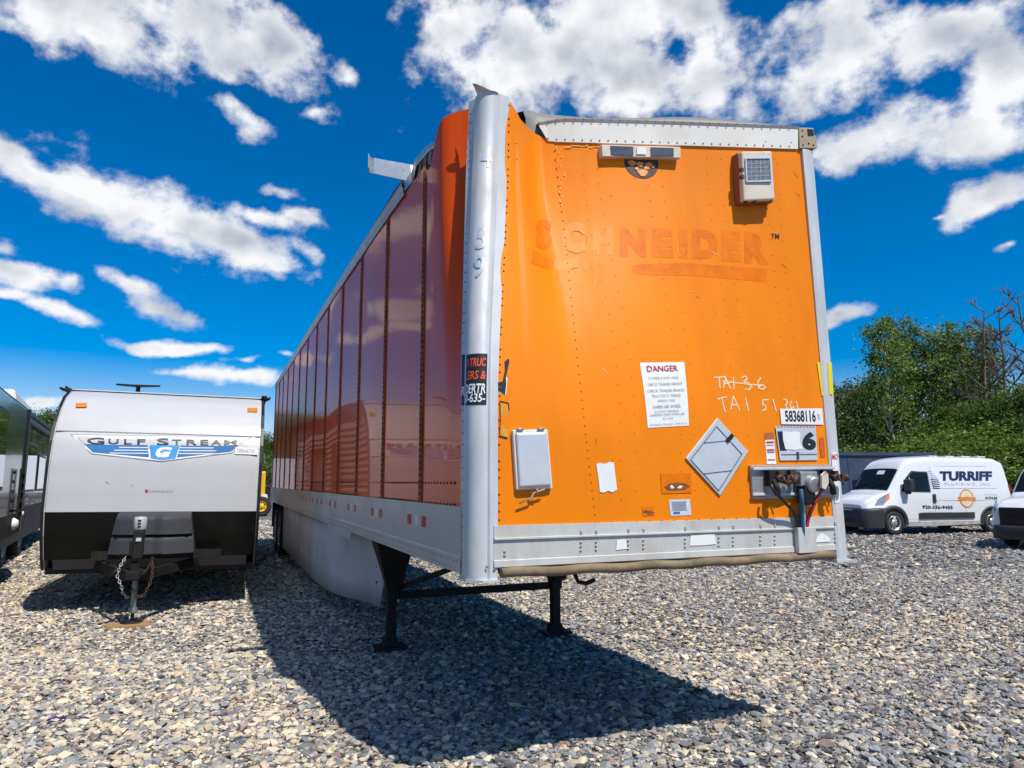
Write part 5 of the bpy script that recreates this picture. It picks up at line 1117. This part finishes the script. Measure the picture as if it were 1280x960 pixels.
# ---------------- second white van, cut by the frame
TA = R(33); far_c = Vector((12.28, 18.55, 0)); W2 = 2.02
T0 = far_c - Vector((-math.sin(TA), math.cos(TA), 0)) * W2
V2 = thing('passenger_van', 'white van with black grille and dark bumper cut off by the right edge', 'van', T0, (0, 0, TA))
cy = W2 / 2
st2 = [(0.0, .40, 1.02, .86, .78, .10), (.12, .34, 1.12, .95, .82, .12), (.5, .30, 1.24, .99, .86, .14), (1.0, .30, 1.34, 1.01, .86, .14), (1.2, .30, 1.46, 1.01, .86, .12), (1.6, .30, 1.90, 1.01, .82, .12), (1.95, .30, 2.18, 1.01, .80, .16), (2.3, .30, 2.30, 1.01, .84, .2), (5.3, .30, 2.30, 1.01, .86, .2), (5.53, .36, 2.2, .98, .82, .2)]
b2 = Body(st2, cy); b2.shell('body', VWHITE, V2, list(np.linspace(0, 2.4, 30)) + list(np.linspace(2.6, 5.3, 8)) + [5.4, 5.53])
mb = MB(); mb.grid([[ws(b2, x, u) for u in np.linspace(-.975, .975, 15)] for x in np.linspace(1.14, 1.98, 9)]); obj('windscreen', mb, VGLASS, V2)
mb = MB(); mb.beam(ws(b2, 1.2, .75, .03), ws(b2, 1.36, .1, .03), .02, .02); mb.beam(ws(b2, 1.2, -.1, .03), ws(b2, 1.36, -.7, .03), .02, .02); obj('wiper', mb, BLACK, V2)
mb = MB()
for z in np.linspace(.60, 1.0, 6): mb.box((-.045, cy - .62, z), (-.015, cy + .62, z + .035))
mb.box((-.02, cy - .70, .54), (.05, cy + .70, 1.05)); obj('grille', mb, mat('grille_black', (.012, .012, .014), .35), V2, bevel=.008)
mb = MB(); mb.lathe([(.0, .012), (.11, .010), (.12, .0)], (-.045, cy, .84), (-1, 0, 0), 24); bd = obj('badge', mb, mat('badge_blue', (.015, .05, .16), .2, .2), V2); bd.scale = (1, 1, 1)
for s in (1, -1):
    mb = MB(); mb.prism([Vector((-.01, cy + s * .72, .86)), Vector((.10, cy + s * .95, .84)), Vector((.52, cy + s * 1.015, 1.12)), Vector((.50, cy + s * .98, 1.24)), Vector((.12, cy + s * .84, 1.12)), Vector((-.01, cy + s * .74, 1.02))], (.08, 0, 0)); obj('headlight', mb, HEADL, V2)
    if s < 0: mb = MB(); mb.box((1.35, cy + s * 1.0, 1.36), (1.52, cy + s * 1.28, 1.75)); obj('mirror', mb, VBLACK, V2, bevel=.04)
    b2.patch('window', [(1.5, 1.38), (2.7, 1.36), (2.7, 1.95), (2.0, 2.0)], VGLASS, V2, .01, s > 0)
    b2.patch('window', [(2.85, 1.38), (5.2, 1.38), (5.2, 1.95), (2.85, 1.95)], VGLASS, V2, .01, s > 0)
    for x in (1.02, 4.6):
        mb = MB(); mb.prism([b2.side(x + .40 * math.cos(a), max(.36 + .40 * math.sin(a), .28), .008, s > 0) for a in np.linspace(R(-15), R(195), 24)], (0, -s * .012, 0)); obj('wheel_well', mb, SOOT, V2)
        wheel(V2, 'tyre', (x, cy + s * .89, .35), .35, .23, .21, 8, (0, s, 0), CHROME)
        arch(V2, 'wheel_arch', b2, x, .36, .37, .45, VBLACK, s > 0)
mb = MB(); rows = []
for z in np.linspace(.26, .60, 7):
    r = []; k = .05 + .03 * math.sin((z - .26) / .34 * math.pi)
    for t in np.linspace(-1, 1, 41):
        a_ = max(0, (abs(t) - .6) / .4) * math.pi / 2; yy = abs(t) if abs(t) < .6 else .6 + .43 * math.sin(a_); r.append(Vector((-.04 - k + (.62 + k) * (1 - math.cos(a_)) ** 1.15, cy + math.copysign(yy, t), z)))
    rows.append(r)
mb.grid(rows); mb.grid([rows[-1], [p + Vector((.2, 0, .02)) for p in rows[-1]]]); obj('bumper', mb, VBLACK, V2)
mb = MB(); mb.box((.3, .15, .26), (5.3, W2 - .15, .40)); obj('underbody', mb, SOOT, V2)

# ================================================================== things behind
CB = mat('slate_blue_paint', (.034, .062, .105), .5, 0, .1, 2, .05, 30, 0, (.10, .10, .12), .3, 1)
cx = ray_y(1171, 600, 32); CT = thing('storage_trailer', 'long slate blue box container behind the plumbing van', 'container', (cx.x, 32, 0), (0, 0, R(3)))
HC = 3.03; ln_ = 13.5
mb = MB(); mb.box((-ln_, .06, .35), (-.02, 2.4, HC - .02)); obj('shell', mb, CB, CT)
mb = MB(); mb.box((-ln_, -.01, HC - .14), (0, .1, HC)); mb.box((-ln_, -.01, .30), (0, .1, .48)); obj('rail', mb, CB, CT)
for k in range(11):
    x = -.3 - k * 1.22; mb = MB(); mb.prism([Vector((x, .06, .48)), Vector((x - .01, .04, .48)), Vector((x - .07, .04, .48)), Vector((x - .08, .06, .48))], (0, 0, HC - .62)); obj('rib', mb, CB, CT)
mb = MB(); mb.box((-.10, -.02, .3), (.01, .12, HC)); obj('corner_post', mb, CB, CT); mb = MB(); mb.box((-ln_ + .5, .2, .005), (-ln_ + .8, 2.2, .35)); mb.box((-.8, .2, .005), (-.5, 2.2, .35)); obj('support', mb, BLACK, CT)
YP = mat('machine_yellow', (.80, .42, .01), .4, 0, .06)
p = ray_y(325.5, 600, 36); LD = thing('loader', 'yellow wheeled machine glimpsed between the travel trailer and the orange semi-trailer', 'loader', (p.x, 36, 0), (0, 0, R(20)))
mb = MB(); mb.box((-1.2, 0, .7), (.25, 1.6, 2.25)); obj('body', mb, YP, LD, bevel=.06)
mb = MB(); mb.box((-1.1, .1, 2.2), (-.4, 1.5, 3.0)); cbn = obj('cab', mb, YP, LD, bevel=.05); mb = MB(); mb.box((-1.0, .08, 2.3), (-.5, .11, 2.9)); obj('pane', mb, VGLASS, cbn)
mb = MB(); mb.box((.25, .5, .6), (.55, 1.1, 1.5)); obj('lift_arm', mb, BLACK, LD)
mb = MB(); mb.hexa([(.0, -.1, .5), (.5, -.1, .5), (.5, 1.7, .5), (0, 1.7, .5)], [(.1, -.1, 1.1), (.35, -.1, 1.1), (.35, 1.7, 1.1), (.1, 1.7, 1.1)]); obj('bucket', mb, PAPER, LD)
for x in (-.95, .1):
    for y in (-.05, 1.65): wheel(LD, 'tyre', (x, y, .5), .5, .3, .25, 6, (0, -1 if y < 0 else 1, 0), YP)
# box trucks and a shed far behind, seen in the trailer's glossy side
p = ray_y(232, 600, 52); BT = thing('box_truck', 'white box truck parked far behind the travel trailer', 'truck', (p.x, 52, 0), (0, 0, R(12)))
mb = MB(); mb.box((-3.6, 0, 1.0), (2.6, 2.4, 3.5)); obj('cargo_box', mb, VWHITE, BT, bevel=.03); mb = MB(); mb.prism([Vector((2.7, 0, .6)), Vector((4.4, 0, .6)), Vector((4.4, 0, 1.4)), Vector((3.6, 0, 2.4)), Vector((2.7, 0, 2.5))], (0, 2.2, 0)); cab = obj('cab', mb, mat('truck_red', (.45, .03, .02), .35), BT, bevel=.05)
mb = MB(); mb.prism([Vector((3.0, -.01, 1.5)), Vector((3.9, -.01, 1.5)), Vector((3.5, -.01, 2.2)), Vector((3.0, -.01, 2.2))], (0, -.02, 0)); obj('window', mb, VGLASS, cab)
for x in (-2.5, 3.5):
    for y in (.1, 2.3): wheel(BT, 'tyre', (x, y, .48), .48, .28, .25, 6, (0, -1 if y < 1 else 1, 0), STEEL)
# purple scrap on the stones
p = ground(70, 907, 0); PS = thing('scrap', 'small crumpled purple wrapper lying on the pale gravel', 'wrapper', (p.x, p.y, 0), (0, 0, .3))
mb = MB(); rr = random.Random(5); mb.grid([[Vector((-.055 + .022 * i, -.03 + .02 * j, .035 + rr.uniform(0, .03))) for i in range(6)] for j in range(4)], False); o = obj('wrapper', mb, mat('purple_film', (.07, .02, .22), .35), PS); md = o.modifiers.new('thick', 'SOLIDIFY'); md.thickness = .002

# ================================================================== trees
LEAF = mat('leaf', (.06, .10, .02), .55, 0, .25, 30, spec=.2, attr='leaf', trans=.4)
BARK = mat('pale_bark', (.34, .31, .26), .8, 0, .35, 6, .4, 30); DEADB = mat('dead_bark', (.16, .125, .10), .85, 0, .3, 8)
def leaf_mesh(name, centres, spread, per, size, cols, seed):
    r = np.random.default_rng(seed); C_ = np.array(centres); n = len(C_) * per
    c = np.repeat(C_, per, 0); sp = np.repeat(np.array(spread), per, 0)[:, None]
    P = c + r.normal(0, 1, (n, 3)) * sp * np.array([1, 1, .75])
    a = r.normal(0, 1, (n, 3)); a /= np.linalg.norm(a, axis=1)[:, None]; b_ = r.normal(0, 1, (n, 3)); b_ -= (a * b_).sum(1)[:, None] * a; b_ /= np.linalg.norm(b_, axis=1)[:, None]
    s = size * r.uniform(.6, 1.3, (n, 1)); V_ = np.stack([P - a * s, P + b_ * s * .55, P + a * s, P - b_ * s * .55], 1).reshape(-1, 3)
    Fc = np.arange(n * 4, dtype=np.int32); me = bpy.data.meshes.new(name); me.vertices.add(n * 4); me.vertices.foreach_set('co', V_.astype(np.float32).ravel()); me.loops.add(n * 4); me.loops.foreach_set('vertex_index', Fc); me.polygons.add(n); me.polygons.foreach_set('loop_start', np.arange(0, n * 4, 4, dtype=np.int32)); me.polygons.foreach_set('loop_total', np.full(n, 4, np.int32)); me.update(calc_edges=True)
    cl = 1.65 * np.array(cols)[r.integers(0, len(cols), len(C_))]; cl = np.repeat(cl, per, 0) * r.uniform(.7, 1.35, (n, 1)); cl = np.concatenate([cl, np.ones((n, 1))], 1); cl = np.repeat(cl, 4, 0).astype(np.float32)
    at_ = me.color_attributes.new('leaf', 'FLOAT_COLOR', 'POINT'); at_.data.foreach_set('color', cl.ravel()); me.materials.append(LEAF); return me
GREENS = [(.050, .095, .012), (.075, .125, .018), (.105, .155, .025), (.040, .075, .012), (.13, .175, .035), (.17, .20, .05)]
def grow(seed, h, spread, clear, nb, dead=False):
    """trunk and limbs; returns branch tubes and the places where leaves gather"""
    r = random.Random(seed); mb = MB(); tips = []
    lean = Vector((r.uniform(-.05, .05), r.uniform(-.05, .05), 1)); pts = []; p = Vector((0, 0, -.1))
    for i in range(9):
        pts.append(p.copy()); p = p + lean * (h * .9 / 8) + Vector((r.uniform(-1, 1), r.uniform(-1, 1), 0)) * h * .012
    R0 = h * .012 + .03; mb.tube(pts, [R0 * (1 - .85 * i / 8) for i in range(9)], 7, False)
    for k in range(nb):
        t = clear + (1 - clear) * (k + r.random()) / nb; i = min(7, int(t * 8)); b0 = pts[i].lerp(pts[i + 1], t * 8 - i); a = k * 2.4 + r.uniform(-.5, .5); ln = spread * (1.05 - .75 * (t - clear) / (1 - clear)) * r.uniform(.6, 1.15); up = r.uniform(.35, .9)
        d = Vector((math.cos(a), math.sin(a), up)).normalized(); q = [b0]; 
        for j in range(4): q.append(q[-1] + d * ln / 4 + Vector((r.uniform(-1, 1), r.uniform(-1, 1), r.uniform(-.3, .8))) * ln * .06)
        mb.tube(q, [R0 * .38 * (1 - t * .5) * (1 - .2 * j) + .006 for j in range(5)], 5, False)
        for j in (2, 3, 4):
            for s in range(3 if dead else 2):
                dd = (d + Vector((r.uniform(-1, 1), r.uniform(-1, 1), r.uniform(-.2, .9)))).normalized(); e = q[j] + dd * ln * r.uniform(.25, .5); mid = q[j].lerp(e, .5) + Vector((r.uniform(-1, 1), r.uniform(-1, 1), r.uniform(-1, 1))) * ln * .03
                mb.tube([q[j], mid, e], [R0 * .14 + .006, R0 * .09 + .005, .006], 4, False); tips.append(e); tips.append(mid)
                if dead:
                    for s2 in range(2):
                        e2 = e + (dd + Vector((r.uniform(-1, 1), r.uniform(-1, 1), r.uniform(-.2, .6)))).normalized() * ln * .25; mb.tube([mid, e2], [.012, .005], 3, False)
        tips.append(q[-1])
    tips.append(pts[-1]); return mb, tips
def tree_proto(seed, h, spread, clear, nb, per, size, cl, cols=GREENS):
    mb, tips = grow(seed, h, spread, clear, nb); r = random.Random(seed + 50)
    tips = [t for t in tips if r.random() < .86]
    me = leaf_mesh('crown', [tuple(t) for t in tips], [cl * r.uniform(.6, 1.4) for _ in tips], per, size, cols, seed); tk = obj('trunk', mb, BARK); COL.objects.unlink(tk); return tk.data, me
def dead_proto(seed, h, spread, nb):
    mb, tips = grow(seed, h, spread, .25, nb, True); tk = obj('trunk', mb, DEADB); me = tk.data; COL.objects.unlink(tk); return me, None
P_ASPEN = [tree_proto(s, 12, 2.5, .22, 30, 18, .10, .30) for s in (1, 2, 3)]
P_BUSHY = [tree_proto(s, 7, 2.6, .06, 34, 44, .08, .34, [(.05, .09, .014), (.075, .12, .02), (.10, .14, .026), (.04, .07, .012)]) for s in (11, 12)]
P_YELLOW = [tree_proto(21, 7, 2.2, .1, 26, 22, .075, .34, [(.09, .11, .02), (.12, .135, .025), (.07, .10, .02)])]
P_SHRUB = [tree_proto(s, 3.6, 1.9, .04, 26, 40, .06, .24, GREENS) for s in (31, 32)]
P_DEAD = [dead_proto(41, 12, 3.0, 20), dead_proto(42, 12, 2.4, 16)]
def tree(name, proto, px, Y, top, label, group, proto_h, cat='tree', rz=0, wide=1.0):
    x = (px - 640) / F * Y; z = CH + (603.8 - top) / F * Y * 1.01; s = z / proto_h
    t = thing(name, label, cat, (x, Y, 0), (0, 0, rz), group); t.scale = (s * wide, s * wide, s)
    for nm, me in (('trunk', proto[0]), ('crown', proto[1])):
        if me is None: continue
        o = bpy.data.objects.new(nm, me); COL.objects.link(o); o.parent = t
r5 = random.Random(9)
GA = 'tall leafy trees beyond the vans'; LA = ['tallest leafy tree left of the gap, above the container end', 'tall leafy tree with jagged top right beside the tallest one', 'narrow leafy tree in the middle of the tall clump', 'tall leafy tree above the plumbing lettering of the van', 'broad leafy tree on the right shoulder of the tall clump', 'leafy tree tangled with the nearest bare dead tree', 'shorter leafy tree behind the left side of the tall clump', 'shorter leafy tree behind the right side of the tall clump']
for i, (px, Y, top, w) in enumerate([(1118, 42, 390, .9), (1142, 44, 386, .85), (1163, 43, 402, .9), (1190, 43, 398, .9), (1213, 44, 404, .95), (1233, 45, 425, .9), (1135, 47, 420, 1), (1205, 48, 430, 1)]):
    tree('leafy_tree', P_ASPEN[i % 3], px, Y, top, LA[i], GA, 11.6, rz=i * 1.3, wide=w)
GB = 'bushy trees along the yard edge'; LB = ['bushy green tree behind the left end of the blue container', 'bushy green tree above the roof of the plumbing van', 'bushy green tree with rounded top above the van lettering', 'low bushy tree above the rear of the plumbing van', 'bushy tree with a pointed top between the two vans', 'bushy tree rising behind the cut-off white van', 'tall bushy tree at the right edge of the picture', 'low bushy tree behind the right end of the blue container', 'bushy tree just outside the right edge', 'bushy tree farther outside the right edge']
for i, (px, Y, top) in enumerate([(1098, 46, 548), (1165, 41, 535), (1195, 41, 498), (1222, 38, 528), (1248, 38, 488), (1275, 37, 512), (1302, 37, 470), (1130, 42, 540), (1335, 38, 440), (1380, 38, 450)]):
    tree('bushy_tree', P_BUSHY[i % 2], px, Y, top, LB[i], GB, 7.4, rz=i * 1.9)
for i, (px, Y, top) in enumerate([(1052, 44, 470), (1074, 46, 462), (1093, 45, 466), (1030, 46, 470), (1000, 47, 468), (960, 48, 472)]):
    tree('thin_tree', P_YELLOW[0], px, Y, top, ['thin yellowish tree nearest the right corner post of the orange trailer', 'thin yellowish tree second from the right corner post', 'thin yellowish tree against the tall leafy clump', 'thin tree mostly hidden by the right corner post', 'thin tree hidden behind the front of the orange trailer', 'thin tree hidden deep behind the orange trailer'][i], 'thin yellowish trees behind the container', 7.4, rz=i * 2.2)
for i, (px, Y, top) in enumerate([(1050, 37, 562), (1085, 37, 556), (1120, 37, 560), (1155, 36.5, 545), (1190, 36.5, 552), (1225, 36, 540), (1258, 35.5, 550), (1290, 35, 545), (1180, 38, 535), (1240, 37, 526)]):
    tree('shrub', P_SHRUB[i % 2], px, Y, top, ['shrub just right of the orange trailer, above the container', 'shrub above the middle of the blue container', 'shrub above the right end of the blue container', 'shrub above the windscreen of the plumbing van', 'shrub above the roof centre of the plumbing van', 'shrub above the rear roof of the plumbing van', 'shrub between the two white vans', 'shrub behind the windscreen of the cut-off van', 'taller shrub set back behind the plumbing van roof', 'taller shrub set back behind the plumbing van rear'][i], 'shrubs at the foot of the trees', 3.9, 'shrub', rz=i * 1.1, wide=1.5)
for i, (px, Y, top, lab) in enumerate([(1237, 41, 352, 'bare dead tree with forked top, nearer the leafy trees'), (1268, 40, 345, 'bare dead tree with wide twigs at the right edge'), (1296, 41, 330, 'bare dead tree leaning out of the right edge')]):
    tree('dead_tree', P_DEAD[i % 2], px, Y, top, lab, 'bare dead trees', 12.2, rz=i * 2.1 + .6)
for i, (px, Y, top) in enumerate([(40, 84, 512), (85, 88, 507), (125, 85, 509), (165, 90, 503), (205, 86, 507), (245, 88, 505), (285, 85, 512), (318, 90, 535), (345, 92, 548), (370, 90, 540), (0, 86, 505), (-50, 84, 500)]):
    tree('far_tree', P_BUSHY[i % 2], px, Y, top, ['distant tree first from the left in the line behind the travel trailer', 'distant tree second from the left in the far line', 'distant tree third from the left in the far line', 'distant tree fourth from the left in the far line', 'distant tree fifth from the left in the far line', 'distant tree sixth from the left in the far line', 'distant tree above the right half of the travel trailer roof', 'distant tree seen in the gap beside the yellow machine', 'distant tree hidden just behind the rear of the orange trailer', 'distant tree farther behind the side of the orange trailer', 'distant tree above the dark motorhome roof', 'distant tree left of the dark motorhome'][i], 'distant trees behind the travel trailer', 7.4, rz=i * 1.7, wide=1.25)
